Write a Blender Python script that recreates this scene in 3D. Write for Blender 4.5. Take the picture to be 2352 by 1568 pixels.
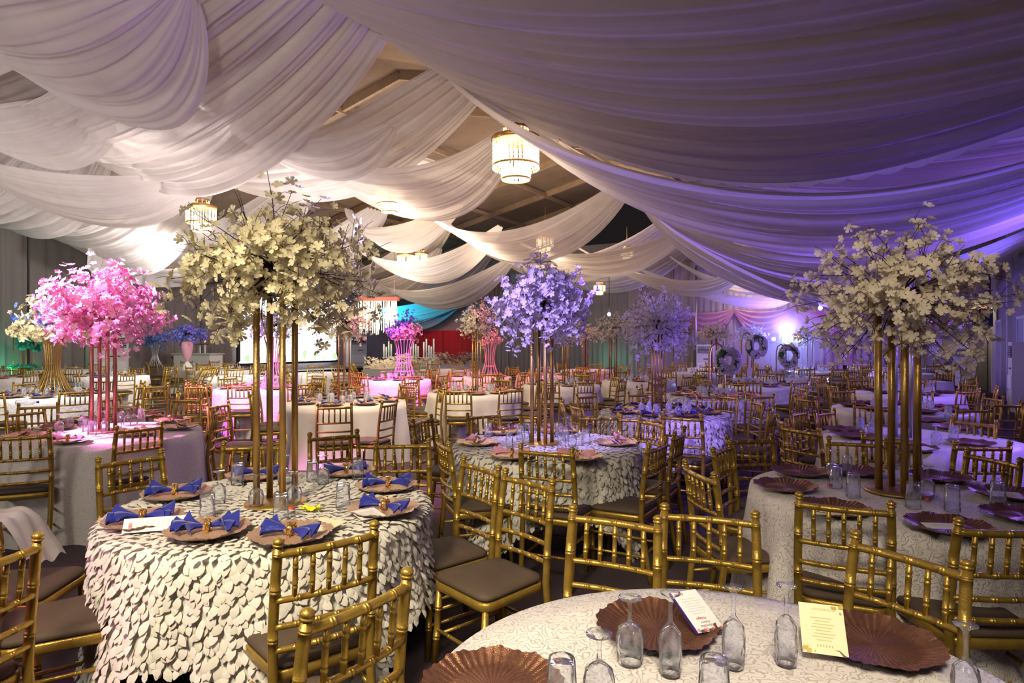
import bpy, bmesh, math, random
import numpy as np
from mathutils import Vector, Matrix

for o in list(bpy.data.objects):
    bpy.data.objects.remove(o)
SC = bpy.context.scene
COL = SC.collection
PI = math.pi
rnd = random.Random(7)
nrs = np.random.RandomState(11)

# ------------------------------------------------------------------ camera
F, YH, CX, HC = 1450.0, 780.0, 1176.0, 1.60
cam_d = bpy.data.cameras.new('camera')
cam_d.sensor_width = 36.0
cam_d.lens = F / 2352 * 36.0
cam_d.shift_y = (YH - 784.0) / 2352
cam_d.clip_end = 200
cam_d.clip_start = 0.05
cam = bpy.data.objects.new('camera', cam_d)
cam.location = (0, 0, HC)
cam.rotation_euler = (PI / 2, 0, 0)
COL.objects.link(cam)
SC.camera = cam

# ------------------------------------------------------------------ hall frame: s runs along the hall, t to its right-hand wall
SA = math.sin(math.radians(31)); CA = math.cos(math.radians(31))
S_END, T_R, T_L, S_BACK = 24.6, 2.7, -21.5, -4.0
def H(s, t, z=0.0):
    return Vector((SA * s + CA * t, CA * s - SA * t, z))
HROT = -math.radians(31)
def at(px, py, z):
    """point of the photograph on the level z"""
    d = F * (HC - z) / (py - YH)
    return Vector(((px - CX) * d / F, d, z))

# ------------------------------------------------------------------ world, light, exposure
w = bpy.data.worlds.new('dim_hall'); SC.world = w; w.use_nodes = True
w.node_tree.nodes['Background'].inputs[0].default_value = (0.62, 0.5, 0.55, 1)
w.node_tree.nodes['Background'].inputs[1].default_value = 0.012
SC.view_settings.view_transform = 'Standard'
SC.view_settings.look = 'None'
SC.view_settings.gamma = 1.0
SC.view_settings.use_curve_mapping = False
SC.view_settings.exposure = 0.75
SC.cycles.max_bounces = 6
SC.cycles.adaptive_threshold = 0.06
SC.cycles.diffuse_bounces = 2
SC.cycles.glossy_bounces = 3
SC.cycles.transmission_bounces = 4
SC.cycles.transparent_max_bounces = 12
SC.cycles.caustics_reflective = False
SC.cycles.caustics_refractive = False
SC.cycles.sample_clamp_indirect = 4.0

def lamp(name, kind, loc, energy, color, aim=None, size=0.2, angle=50, blend=0.6):
    l = bpy.data.lights.new(name, kind)
    l.energy = energy; l.color = color
    if kind == 'AREA':
        l.shape = 'DISK'; l.size = size
    else:
        l.shadow_soft_size = size
    if kind == 'SPOT':
        l.spot_size = math.radians(angle); l.spot_blend = blend
    o = bpy.data.objects.new(name, l)
    o.location = loc
    if aim is not None:
        d = Vector(aim) - Vector(loc)
        o.rotation_euler = d.to_track_quat('-Z', 'Y').to_euler()
    COL.objects.link(o)
    return o

VIO = (0.26, 0.14, 1.0); MAG = (1.0, 0.10, 0.75); WARM = (1.0, 0.80, 0.56); WHT = (1.0, 0.93, 0.86)
# one house light above the photographer; the rest are added fill
lamp('house_and_fill_light', 'SPOT', (-1.4, 0.3, 3.3), 440, (1.0, 0.87, 0.66), (-0.95, 2.6, 0.8), 0.4, 66, 1.0)
lamp('house_and_fill_light', 'SPOT', (0.1, -0.3, 3.0), 265, (1.0, 0.87, 0.70), (0.62, 1.5, 0.76), 0.4, 54, 1.0)  # unseen fill added to brighten the nearest table
lamp('house_and_fill_light', 'AREA', (-6.5, 0.0, 3.6), 48, WHT, (-3.5, 5.0, 1.0), 1.0)  # unseen fill added from the left
lamp('house_and_fill_light', 'SPOT', (0.5, 0.2, 2.9), 150, (1.0, 0.85, 0.62), (2.02, 3.45, 1.95), 0.2, 24, 0.8)  # unseen spot added to brighten the ivory blossom ball
lamp('house_and_fill_light', 'SPOT', (-2.4, -1.5, 2.2), 560, WHT, (-4.2, 4.0, 4.4), 0.6, 84, 1.0)  # unseen fill aimed up, added to brighten the left drapes
# floods for the bright cloth patches, plus unseen fill added under the drapes
lamp('flood_and_fill_lamp', 'SPOT', H(7.6, -9.6, 2.5), 230, WHT, H(8.0, -10.2, 5.4), 0.4, 150, 0.8)
lamp('flood_and_fill_lamp', 'SPOT', H(5.5, -9.4, 5.7), 160, WHT, H(6.5, -10.5, 4.0), 0.15, 130, 0.7)
lamp('flood_and_fill_lamp', 'SPOT', H(9.0, -15.6, 3.0), 210, WHT, H(9.4, -17.6, 4.6), 0.15, 140, 0.7)
lamp('flood_and_fill_lamp', 'SPOT', H(11.6, -9.0, 3.0), 330, WARM, H(13.0, -9.5, 5.5), 0.15, 150, 0.7)
lamp('flood_and_fill_lamp', 'SPOT', H(16.5, -9.5, 2.6), 260, WARM, H(17.5, -9.5, 5.5), 0.15, 150, 0.7)
lamp('flood_and_fill_lamp', 'SPOT', H(3.0, -11.5, 1.2), 230, WHT, H(3.8, -10.2, 5.4), 0.4, 150, 0.8)  # unseen fill added to lift the left ceiling cloth
lamp('flood_and_fill_lamp', 'SPOT', H(5.6, -16.6, 1.4), 200, WHT, H(5.8, -17.0, 5.4), 0.4, 150, 0.8)  # unseen fill added for the grey drapes of the left bay
lamp('flood_and_fill_lamp', 'SPOT', H(13.5, -13.0, 1.8), 380, WHT, H(13.5, -13.0, 5.4), 0.4, 150, 0.8)
lamp('house_and_fill_light', 'SPOT', (-1.5, 6.8, 4.2), 520, WARM, (-1.6, 9.4, 0.5), 0.3, 92, 1.0)  # unseen spot added to brighten the middle tables
lamp('house_and_fill_light', 'SPOT', (-6.2, 7.2, 3.9), 420, WHT, (-6.4, 9.8, 0.5), 0.3, 96, 1.0)  # unseen spot added to brighten the left tables
lamp('house_and_fill_light', 'SPOT', (-6.5, 13.0, 4.0), 420, WHT, (-7.2, 15.5, 0.5), 0.3, 110, 1.0)  # unseen spot added over the far left tables
lamp('roof_fill', 'POINT', H(11.5, -6.8, 5.6), 70, WARM, size=0.2)  # unseen point added above the cloth to brighten the roof gaps
lamp('roof_fill', 'POINT', H(17.0, -7.5, 5.5), 80, WARM, size=0.2)  # second unseen point added for the roof, further down the hall
lamp('violet_fill', 'POINT', H(10.5, 2.0, 2.3), 110, VIO, size=0.2)  # unseen point added to tint the right-hand row violet
lamp('flood_and_fill_lamp', 'SPOT', H(1.2, -4.2, 2.3), 30, WHT, H(2.4, -3.0, 4.4), 0.4, 150, 0.8)
# coloured beams: heads, and unseen violet ones added for more tint
lamp('violet_beam', 'SPOT', H(19.8, -2.6, 1.75), 3200, VIO, H(9.0, -1.4, 4.9), 0.12, 40, 0.5)
lamp('violet_fill', 'POINT', H(21.5, -3.0, 1.9), 260, VIO, size=0.2)  # unseen point added to spread violet glow over the end wall
lamp('violet_beam', 'SPOT', H(9.3, 2.3, 2.0), 190, (0.13, 0.10, 1.0), H(7.4, -0.2, 4.0), 0.12, 60, 0.8)  # unseen spot added for more violet on the lace edged swag
lamp('violet_beam', 'SPOT', H(14.0, 2.3, 1.8), 300, (0.16, 0.12, 1.0), H(11.6, -0.6, 3.6), 0.12, 80, 0.8)  # unseen spot added for more violet on the swags behind
lamp('violet_beam', 'SPOT', H(13.0, -0.9, 0.9), 1100, VIO, H(8.3, -1.7, 3.3), 0.12, 62, 0.9)  # added without a fixture, since nearer swags block the far beam
lamp('violet_beam', 'SPOT', (-1.5, 2.2, 3.3), 900, (0.40, 0.30, 1.0), (0.2, 5.0, 1.35), 0.08, 24, 0.5)
lamp('violet_beam', 'SPOT', (4.9, 3.0, 3.0), 270, VIO, (3.3, 5.4, 1.0), 0.08, 46, 0.5)
lamp('violet_beam', 'SPOT', (0.3, 4.2, 2.6), 330, VIO, (1.75, 7.0, 0.9), 0.08, 24, 0.6)  # unseen spot added to lift the table under lilac blossoms
lamp('pink_beam', 'SPOT', (-4.8, 5.3, 3.5), 2400, (1.0, 0.30, 0.85), (-3.80, 5.72, 1.95), 0.08, 40, 0.6)
lamp('pink_beam', 'SPOT', (-3.4, 1.2, 2.4), 50, MAG, (-2.0, 2.4, 0.4), 0.1, 38, 0.9)
lamp('magenta_beam', 'SPOT', (-2.4, 11.0, 3.7), 1500, MAG, (-2.45, 13.0, 0.5), 0.08, 44, 0.6)
lamp('magenta_beam', 'SPOT', (-4.6, 8.9, 3.6), 1100, (0.85, 0.12, 1.0), (-4.5, 10.5, 0.5), 0.08, 40, 0.6)
lamp('red_beam', 'SPOT', (-1.0, 12.0, 3.6), 380, (1.0, 0.12, 0.25), (0.3, 15.2, 0.6), 0.08, 70, 0.8)
lamp('red_beam', 'SPOT', H(22.4, -18.6, 2.4), 26, (1.0, 0.05, 0.08), H(24.5, -18.6, 1.5), 0.1, 80, 0.8)
lamp('cyan_beam', 'SPOT', H(20.5, -19.6, 2.0), 420, (0.05, 0.75, 1.0), H(22.5, -18.3, 3.9), 0.1, 70, 0.8)
lamp('green_wash', 'POINT', H(7.5, -20.6, 0.7), 22, (0.15, 1.0, 0.55), size=0.2)
lamp('green_wash', 'POINT', H(13.0, -20.6, 0.8), 50, (0.15, 1.0, 0.55), size=0.2)
lamp('green_wash', 'POINT', H(23.7, -9.8, 0.7), 10, (0.15, 1.0, 0.55), size=0.2)
lamp('wall_washer', 'SPOT', H(23.2, -4.2, 4.1), 110, (1.0, 0.82, 0.72), H(24.6, -4.2, 2.6), 0.2, 120, 0.9)
lamp('wall_washer', 'SPOT', H(23.6, 2.3, 3.0), 60, (1.0, 0.85, 0.45), H(24.6, 2.2, 1.8), 0.1, 90, 0.9)

# ------------------------------------------------------------------ object helpers
def link(o):
    COL.objects.link(o); return o
def tag(o, label=None, cat=None, group=None, kind=None):
    if label: o['label'] = label
    if cat: o['category'] = cat
    if group: o['group'] = group
    if kind: o['kind'] = kind
    return o
def thing(name, label, cat, loc=(0, 0, 0), rz=0.0, group=None):
    o = bpy.data.objects.new(name, None)
    o.empty_display_size = 0.05
    o.location = loc; o.rotation_euler = (0, 0, rz)
    link(o)
    return tag(o, label, cat, group)
def part(name, mesh, parent, mtx=None, kind=None, label=None):
    o = bpy.data.objects.new(name, mesh)
    o.parent = parent
    if mtx is not None: o.matrix_basis = mtx
    if kind: o['kind'] = kind
    if label: o['label'] = label
    return link(o)
def solo(name, mesh, label, cat, loc=(0, 0, 0), rz=0.0, group=None, kind=None):
    o = bpy.data.objects.new(name, mesh)
    o.location = loc; o.rotation_euler = (0, 0, rz)
    link(o)
    return tag(o, label, cat, group, kind)
def struct(name, mesh):
    o = bpy.data.objects.new(name, mesh); o['kind'] = 'structure'
    return link(o)
USED = set()
ORD = ['', 'second', 'third', 'fourth', 'fifth', 'sixth', 'seventh', 'eighth', 'ninth', 'tenth', 'eleventh', 'twelfth', 'thirteenth', 'fourteenth', 'fifteenth', 'sixteenth']
SECT = ['right side', 'far right', 'far side', 'far left', 'left side', 'near left', 'near side', 'near right']
def sector(c, p):
    """where p lies about c as the camera sees it"""
    v = Vector((p[0] - c[0], p[1] - c[1])); e = Vector((c[0], c[1])).normalized()
    r = Vector((e.y, -e.x))
    return SECT[int(round(math.atan2(v.dot(e), v.dot(r)) / (PI / 4))) % 8]
def uniq(base, where):
    for k in range(len(ORD)):
        l = f"{ORD[k]} {base} {where}".strip()
        if l not in USED:
            USED.add(l); return l
    return l

class MB:
    """collects shapes into one mesh"""
    def __init__(s):
        s.v = []; s.f = []; s.m = []; s.sm = []
    def add(s, V, Fc, mi=0, smooth=True):
        n = len(s.v)
        s.v.extend([tuple(p) for p in V])
        for f in Fc:
            s.f.append([i + n for i in f]); s.m.append(mi); s.sm.append(smooth)
        return s
    def box(s, c, d, mi=0, M=None):
        x, y, z = d[0] / 2, d[1] / 2, d[2] / 2
        V = [Vector((c[0] + i * x, c[1] + j * y, c[2] + k * z)) for i in (-1, 1) for j in (-1, 1) for k in (-1, 1)]
        if M is not None: V = [M @ p for p in V]
        return s.add(V, [(0, 1, 3, 2), (4, 6, 7, 5), (0, 4, 5, 1), (2, 3, 7, 6), (0, 2, 6, 4), (1, 5, 7, 3)], mi, False)
    def rod(s, p0, p1, prof, n=8, mi=0, cap=True):
        """turned rod: prof is [(fraction along, radius)]"""
        p0 = Vector(p0); p1 = Vector(p1); ax = (p1 - p0)
        q = ax.to_track_quat('Z', 'Y')
        ex = q @ Vector((1, 0, 0)); ey = q @ Vector((0, 1, 0))
        V = []
        for u, r in prof:
            c = p0 + ax * u
            for k in range(n):
                a = 2 * PI * k / n
                V.append(c + ex * (r * math.cos(a)) + ey * (r * math.sin(a)))
        Fc = []
        for i in range(len(prof) - 1):
            for k in range(n):
                k2 = (k + 1) % n
                Fc.append((i * n + k, i * n + k2, (i + 1) * n + k2, (i + 1) * n + k))
        if cap:
            Fc.append(tuple(reversed(range(n)))); Fc.append(tuple(range((len(prof) - 1) * n, len(prof) * n)))
        return s.add(V, Fc, mi)
    def lathe(s, prof, n=24, mi=0, c=(0, 0, 0)):
        V = []
        for r, z in prof:
            for k in range(n):
                a = 2 * PI * k / n
                V.append((c[0] + r * math.cos(a), c[1] + r * math.sin(a), c[2] + z))
        Fc = []
        for i in range(len(prof) - 1):
            for k in range(n):
                k2 = (k + 1) % n
                Fc.append((i * n + k, i * n + k2, (i + 1) * n + k2, (i + 1) * n + k))
        return s.add(V, Fc, mi)
    def tube(s, pts, r, n=6, mi=0):
        pts = [Vector(p) for p in pts]; V = []
        for i, p in enumerate(pts):
            t = (pts[min(i + 1, len(pts) - 1)] - pts[max(i - 1, 0)]).normalized()
            ex = t.orthogonal().normalized() if i == 0 else (ex - t * ex.dot(t)).normalized()
            ey = t.cross(ex)
            rr = r[i] if isinstance(r, (list, tuple)) else r
            for k in range(n):
                a = 2 * PI * k / n
                V.append(p + ex * (rr * math.cos(a)) + ey * (rr * math.sin(a)))
        Fc = []
        for i in range(len(pts) - 1):
            for k in range(n):
                k2 = (k + 1) % n
                Fc.append((i * n + k, i * n + k2, (i + 1) * n + k2, (i + 1) * n + k))
        Fc.append(tuple(reversed(range(n)))); Fc.append(tuple(range((len(pts) - 1) * n, len(pts) * n)))
        return s.add(V, Fc, mi)
    def grid(s, fn, nu, nv, mi=0, smooth=True, closed=False):
        V = [fn(i / nu, j / nv) for i in range(nu + (0 if closed else 1)) for j in range(nv + 1)]
        Fc = []
        nn = nu
        for i in range(nn):
            i2 = (i + 1) % nu if closed else i + 1
            for j in range(nv):
                Fc.append((i * (nv + 1) + j, i2 * (nv + 1) + j, i2 * (nv + 1) + j + 1, i * (nv + 1) + j + 1))
        return s.add(V, Fc, mi, smooth)
    def mesh(s, name, mats):
        me = bpy.data.meshes.new(name)
        me.from_pydata(s.v, [], s.f)
        me.polygons.foreach_set('material_index', s.m)
        me.polygons.foreach_set('use_smooth', s.sm)
        for m in (mats if isinstance(mats, (list, tuple)) else [mats]): me.materials.append(m)
        me.update()
        return me

def many(name, base_v, base_f, mats4, mat, smooth=True, mi=None):
    """one mesh of many copies of a small piece; mats4 is (n,4,4)"""
    bv = np.array(base_v, dtype=np.float64); nb = len(bv); n = len(mats4)
    hv = np.concatenate([bv, np.ones((nb, 1))], 1)
    V = np.einsum('nij,kj->nki', mats4, hv)[:, :, :3].reshape(-1, 3)
    sizes = np.array([len(f) for f in base_f]); flat = np.array([i for f in base_f for i in f])
    loops = (flat[None, :] + (np.arange(n) * nb)[:, None]).reshape(-1)
    tot = np.tile(sizes, n); start = np.concatenate([[0], np.cumsum(tot)[:-1]])
    me = bpy.data.meshes.new(name)
    me.vertices.add(len(V)); me.vertices.foreach_set('co', V.reshape(-1))
    me.loops.add(len(loops)); me.loops.foreach_set('vertex_index', loops.astype(np.int32))
    me.polygons.add(len(tot)); me.polygons.foreach_set('loop_start', start.astype(np.int32))
    me.polygons.foreach_set('loop_total', tot.astype(np.int32))
    me.polygons.foreach_set('use_smooth', np.full(len(tot), smooth))
    for m in (mat if isinstance(mat, (list, tuple)) else [mat]): me.materials.append(m)
    if mi is not None:
        me.polygons.foreach_set('material_index', np.repeat(np.array(mi, dtype=np.int32), len(base_f)))
    me.update(calc_edges=True)
    return me
def piece_mesh(name, base_v, base_f, mat):
    return MB().add(base_v, base_f).mesh(name, mat)
# ------------------------------------------------------------------ materials
def mat(name, col, rough=0.6, metal=0.0, spec=0.5, emit=None, estr=0.0, sheen=0.0):
    m = bpy.data.materials.new(name); m.use_nodes = True
    b = m.node_tree.nodes['Principled BSDF']
    b.inputs['Base Color'].default_value = (*col, 1)
    b.inputs['Roughness'].default_value = rough
    b.inputs['Metallic'].default_value = metal
    b.inputs['Specular IOR Level'].default_value = spec
    b.inputs['Sheen Weight'].default_value = sheen
    if emit:
        b.inputs['Emission Color'].default_value = (*emit, 1); b.inputs['Emission Strength'].default_value = estr
    return m
def nt(m): return m.node_tree.nodes, m.node_tree.links
def noisy(m, scale=8, amt=0.25, detail=3, bump=0.0, bscale=None, coord='Object', stretch=(1, 1, 1)):
    """breaks up the base colour with noise and adds fine relief"""
    N, L = nt(m); b = N['Principled BSDF']
    tc = N.new('ShaderNodeTexCoord'); mp = N.new('ShaderNodeMapping'); mp.inputs['Scale'].default_value = stretch
    L.new(tc.outputs[coord], mp.inputs[0])
    n = N.new('ShaderNodeTexNoise'); n.inputs['Scale'].default_value = scale; n.inputs['Detail'].default_value = detail
    L.new(mp.outputs[0], n.inputs['Vector'])
    c = b.inputs['Base Color'].default_value[:3]
    mx = N.new('ShaderNodeMix'); mx.data_type = 'RGBA'
    mx.inputs[6].default_value = (*[x * (1 - amt) for x in c], 1); mx.inputs[7].default_value = (*[min(1, x * (1 + amt)) for x in c], 1)
    L.new(n.outputs['Fac'], mx.inputs[0]); L.new(mx.outputs[2], b.inputs['Base Color'])
    if bump:
        n2 = N.new('ShaderNodeTexNoise'); n2.inputs['Scale'].default_value = bscale or scale * 4
        L.new(mp.outputs[0], n2.inputs['Vector'])
        bp = N.new('ShaderNodeBump'); bp.inputs['Strength'].default_value = bump; bp.inputs['Distance'].default_value = 0.01
        L.new(n2.outputs['Fac'], bp.inputs['Height']); L.new(bp.outputs[0], b.inputs['Normal'])
    return m
def cloth(name, col, trans=0.3, clear=0.0, wave=0.0, col2=None):
    """woven cloth: diffuse and translucent, sheer by `clear`"""
    m = bpy.data.materials.new(name); m.use_nodes = True
    N, L = nt(m); N.remove(N['Principled BSDF']); out = N['Material Output']
    d = N.new('ShaderNodeBsdfDiffuse'); t = N.new('ShaderNodeBsdfTranslucent')
    mx = N.new('ShaderNodeMixShader'); mx.inputs[0].default_value = trans
    for x in (d, t): x.inputs[0].default_value = (*col, 1)
    if col2:
        g = N.new('ShaderNodeNewGeometry'); cm = N.new('ShaderNodeMix'); cm.data_type = 'RGBA'
        cm.inputs[6].default_value = (*col, 1); cm.inputs[7].default_value = (*col2, 1)
        L.new(g.outputs['Random Per Island'], cm.inputs[0])
        for x in (d, t): L.new(cm.outputs[2], x.inputs[0])
    L.new(d.outputs[0], mx.inputs[1]); L.new(t.outputs[0], mx.inputs[2])
    last = mx
    if clear:
        tr = N.new('ShaderNodeBsdfTransparent'); m2 = N.new('ShaderNodeMixShader'); m2.inputs[0].default_value = clear
        tc = N.new('ShaderNodeTexCoord'); n = N.new('ShaderNodeTexNoise'); n.inputs['Scale'].default_value = 1.6
        mr = N.new('ShaderNodeMapRange'); mr.inputs[1].default_value = 0.3; mr.inputs[2].default_value = 0.7
        mr.inputs[3].default_value = clear * 0.4; mr.inputs[4].default_value = clear * 1.6
        L.new(tc.outputs['Object'], n.inputs['Vector']); L.new(n.outputs['Fac'], mr.inputs[0]); L.new(mr.outputs[0], m2.inputs[0])
        L.new(mx.outputs[0], m2.inputs[1]); L.new(tr.outputs[0], m2.inputs[2]); last = m2
    L.new(last.outputs[0], out.inputs[0])
    return m
def glass(name, tint=(0.97, 0.98, 1.0), rough=0.04, gleam=0.10):
    """thin cut glass: see-through, mirror edges, facet gleam put in as white diffuse"""
    m = bpy.data.materials.new(name); m.use_nodes = True
    N, L = nt(m); N.remove(N['Principled BSDF']); out = N['Material Output']
    t = N.new('ShaderNodeBsdfTransparent'); t.inputs[0].default_value = (*tint, 1)
    g = N.new('ShaderNodeBsdfGlossy'); g.inputs['Roughness'].default_value = rough
    d = N.new('ShaderNodeBsdfTranslucent'); d.inputs[0].default_value = (1, 1, 1, 1)
    d2 = N.new('ShaderNodeBsdfDiffuse'); d2.inputs[0].default_value = (1, 1, 1, 1)
    dd = N.new('ShaderNodeMixShader'); L.new(d.outputs[0], dd.inputs[1]); L.new(d2.outputs[0], dd.inputs[2])
    tc = N.new('ShaderNodeTexCoord'); mp = N.new('ShaderNodeMapping'); mp.inputs['Scale'].default_value = (60, 60, 26)
    wv = N.new('ShaderNodeTexVoronoi'); wv.inputs['Scale'].default_value = 1.0
    L.new(tc.outputs['Object'], mp.inputs[0]); L.new(mp.outputs[0], wv.inputs['Vector'])
    bp = N.new('ShaderNodeBump'); bp.inputs['Strength'].default_value = 0.5; bp.inputs['Distance'].default_value = 0.01
    L.new(wv.outputs['Distance'], bp.inputs['Height']); L.new(bp.outputs[0], g.inputs['Normal'])
    lw = N.new('ShaderNodeLayerWeight'); lw.inputs[0].default_value = 0.12; L.new(bp.outputs[0], lw.inputs['Normal'])
    m1 = N.new('ShaderNodeMixShader'); L.new(lw.outputs['Fresnel'], m1.inputs[0]); L.new(t.outputs[0], m1.inputs[1]); L.new(g.outputs[0], m1.inputs[2])
    mr = N.new('ShaderNodeMapRange'); mr.inputs[1].default_value = .25; mr.inputs[2].default_value = .75; mr.inputs[3].default_value = gleam * .35; mr.inputs[4].default_value = gleam * 2.4
    L.new(wv.outputs['Distance'], mr.inputs[0])
    m2 = N.new('ShaderNodeMixShader'); L.new(mr.outputs[0], m2.inputs[0]); L.new(m1.outputs[0], m2.inputs[1]); L.new(dd.outputs[0], m2.inputs[2])
    L.new(m2.outputs[0], out.inputs[0])
    return m
def damask(name, light, dark, scale, depth=0.6):
    """rose-pattern lace: rings of petals about scattered centres"""
    m = mat(name, light, 0.55, sheen=0.2); N, L = nt(m); b = N['Principled BSDF']
    tc = N.new('ShaderNodeTexCoord')
    nz = N.new('ShaderNodeTexNoise'); nz.inputs['Scale'].default_value = scale * 3.2; nz.inputs['Detail'].default_value = 1
    L.new(tc.outputs['Object'], nz.inputs['Vector'])
    ad = N.new('ShaderNodeMix'); ad.data_type = 'RGBA'; ad.blend_type = 'LINEAR_LIGHT'; ad.inputs[0].default_value = 0.055 * 8 / scale
    L.new(tc.outputs['Object'], ad.inputs[6]); L.new(nz.outputs['Color'], ad.inputs[7])
    vo = N.new('ShaderNodeTexVoronoi'); vo.inputs['Scale'].default_value = scale
    L.new(ad.outputs[2], vo.inputs['Vector'])
    mu = N.new('ShaderNodeMath'); mu.operation = 'MULTIPLY'; mu.inputs[1].default_value = 46
    L.new(vo.outputs['Distance'], mu.inputs[0])
    v2 = N.new('ShaderNodeTexVoronoi'); v2.inputs['Scale'].default_value = scale * 4.5; L.new(tc.outputs['Object'], v2.inputs['Vector'])
    m3 = N.new('ShaderNodeMath'); m3.operation = 'MULTIPLY_ADD'; m3.inputs[1].default_value = 6.0; L.new(v2.outputs['Distance'], m3.inputs[0]); L.new(mu.outputs[0], m3.inputs[2])
    sn = N.new('ShaderNodeMath'); sn.operation = 'SINE'; L.new(m3.outputs[0], sn.inputs[0])
    cr = N.new('ShaderNodeMapRange'); cr.inputs[1].default_value = 0.55; cr.inputs[2].default_value = 0.95
    L.new(sn.outputs[0], cr.inputs[0])
    mx = N.new('ShaderNodeMix'); mx.data_type = 'RGBA'; mx.inputs[6].default_value = (*light, 1); mx.inputs[7].default_value = (*dark, 1)
    L.new(cr.outputs[0], mx.inputs[0]); L.new(mx.outputs[2], b.inputs['Base Color'])
    bp = N.new('ShaderNodeBump'); bp.inputs['Strength'].default_value = depth; bp.inputs['Distance'].default_value = 0.004; bp.invert = True
    L.new(cr.outputs[0], bp.inputs['Height']); L.new(bp.outputs[0], b.inputs['Normal'])
    return m

GOLD = noisy(mat('gold_paint', (0.45, 0.285, 0.05), 0.33, 0.6), 30, 0.3, 4, 0.15, 160)
SEATM = noisy(mat('brown_seat_fabric', (0.095, 0.062, 0.037), 0.7), 6, 0.22, 4, 0.25, 300)
LILAC = noisy(mat('pale_seat_fabric', (0.62, 0.56, 0.6), 0.75, sheen=0.3), 6, 0.15, 4, 0.2, 300)
PETALM = cloth('ivory_petal_fabric', (0.88, 0.84, 0.74), 0.12, 0, 0, (0.78, 0.73, 0.62))
PBASE = mat('petal_cloth_backing', (0.80, 0.76, 0.67), 0.85)
DAMASK = damask('rose_lace_cloth', (0.84, 0.77, 0.69), (0.58, 0.50, 0.42), 7.5)
DAMASK2 = damask('cream_damask', (0.82, 0.74, 0.64), (0.62, 0.54, 0.46), 11, 0.4)
SATIN = noisy(mat('cream_satin', (0.82, 0.76, 0.69), 0.42, sheen=0.4), 5, 0.08, 2, 0.15, 14)
ROSETTE = noisy(mat('white_rosette_cloth', (0.86, 0.83, 0.82), 0.8), 14, 0.2, 3, 1.0, 26)
BLUE = noisy(mat('royal_blue_satin', (0.020, 0.028, 0.27), 0.36, sheen=0.25), 20, 0.3, 3, 0.2, 60)
PINK = noisy(mat('rose_pink_satin', (0.86, 0.36, 0.42), 0.40, sheen=0.3), 20, 0.2, 3, 0.2, 60)
CORAL = noisy(mat('coral_satin', (0.72, 0.17, 0.14), 0.42, sheen=0.3), 20, 0.2, 3, 0.2, 60)
BRONZE = noisy(mat('bronze_charger', (0.34, 0.16, 0.09), 0.28, 0.8), 60, 0.35, 4, 0.35, 420)
ROSEGOLD = noisy(mat('rose_gold_charger', (0.78, 0.50, 0.34), 0.28, 0.6), 60, 0.35, 4, 0.35, 420)
GOLDM = mat('gold_ring', (0.80, 0.56, 0.20), 0.25, 0.95)
POLE = noisy(mat('brushed_gold_pole', (0.44, 0.27, 0.08), 0.36, 0.75), 12, 0.3, 5, 0.15, 90)
POLEP = noisy(mat('copper_pole', (0.42, 0.19, 0.12), 0.4, 0.6), 12, 0.3, 5, 0.1, 90)
GLASS = glass('cut_glass', gleam=0.055)
GLASS2 = glass('far_glass', (0.95, 0.96, 1.0), 0.1, 0.2)
BARK = noisy(mat('brown_twig', (0.075, 0.03, 0.02), 0.7), 40, 0.4)
CREAMF = cloth('cream_blossom', (0.90, 0.82, 0.55), 0.25, 0, 0, (0.80, 0.71, 0.44))
CREAMF2 = cloth('ivory_blossom', (0.86, 0.78, 0.64), 0.3, 0, 0, (0.80, 0.70, 0.54))
WHITEF = cloth('white_blossom', (0.86, 0.80, 0.84), 0.35, 0, 0, (0.76, 0.68, 0.74))
PINKF = cloth('pink_blossom', (0.94, 0.46, 0.62), 0.35, 0, 0, (0.92, 0.58, 0.66))
BLUEF = cloth('blue_blossom', (0.07, 0.16, 0.62), 0.3, 0, 0, (0.22, 0.36, 0.80))
VIOF = cloth('violet_blossom', (0.20, 0.14, 0.72), 0.3, 0, 0, (0.34, 0.26, 0.86))
GREENF = mat('green_leaf', (0.05, 0.12, 0.05), 0.6)
DRAPE = cloth('sheer_white_drape', (0.84, 0.77, 0.76), 0.42, 0.16)
DRAPE2 = cloth('dusty_sheer_drape', (0.74, 0.66, 0.63), 0.36, 0.08)
LACE = cloth('lace_edging', (0.84, 0.78, 0.74), 0.2, 0.05)
CURTAIN = cloth('grey_wall_curtain', (0.30, 0.26, 0.25), 0.15, 0)
CURTAIN2 = cloth('pale_wall_curtain', (0.46, 0.38, 0.38), 0.3, 0)
TEALC = cloth('teal_stage_drape', (0.20, 0.62, 0.72), 0.3, 0)
REDC = cloth('red_stage_drape', (0.55, 0.05, 0.06), 0.2, 0)
PINKC = cloth('pink_swag_gauze', (0.72, 0.36, 0.46), 0.3, 0.1)
FLOORM = noisy(mat('dark_carpet', (0.065, 0.042, 0.044), 0.9), 3, 0.4, 5, 0.4, 90)
CEILM = noisy(mat('brown_roof_lining', (0.24, 0.165, 0.11), 0.8), 2, 0.3)
BEAMM = noisy(mat('roof_timber', (0.36, 0.25, 0.16), 0.7), 6, 0.3)
WALLM = noisy(mat('painted_panel', (0.30, 0.27, 0.28), 0.8), 3, 0.2)
WHITEP = mat('white_plastic', (0.68, 0.66, 0.60), 0.45)
DARKG = mat('dark_grille', (0.03, 0.03, 0.032), 0.6)
BLACKM = mat('black_metal', (0.02, 0.02, 0.022), 0.45, 0.3)
PAPER = mat('white_card', (0.86, 0.82, 0.78), 0.6)
IVORYP = noisy(mat('ivory_card', (0.86, 0.76, 0.46), 0.6), 9, 0.05)
INK = mat('grey_ink', (0.30, 0.26, 0.26), 0.7)
REDINK = mat('red_ink', (0.55, 0.12, 0.10), 0.7)
GOLDINK = mat('gold_ink', (0.42, 0.30, 0.04), 0.5, 0.3)
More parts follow.
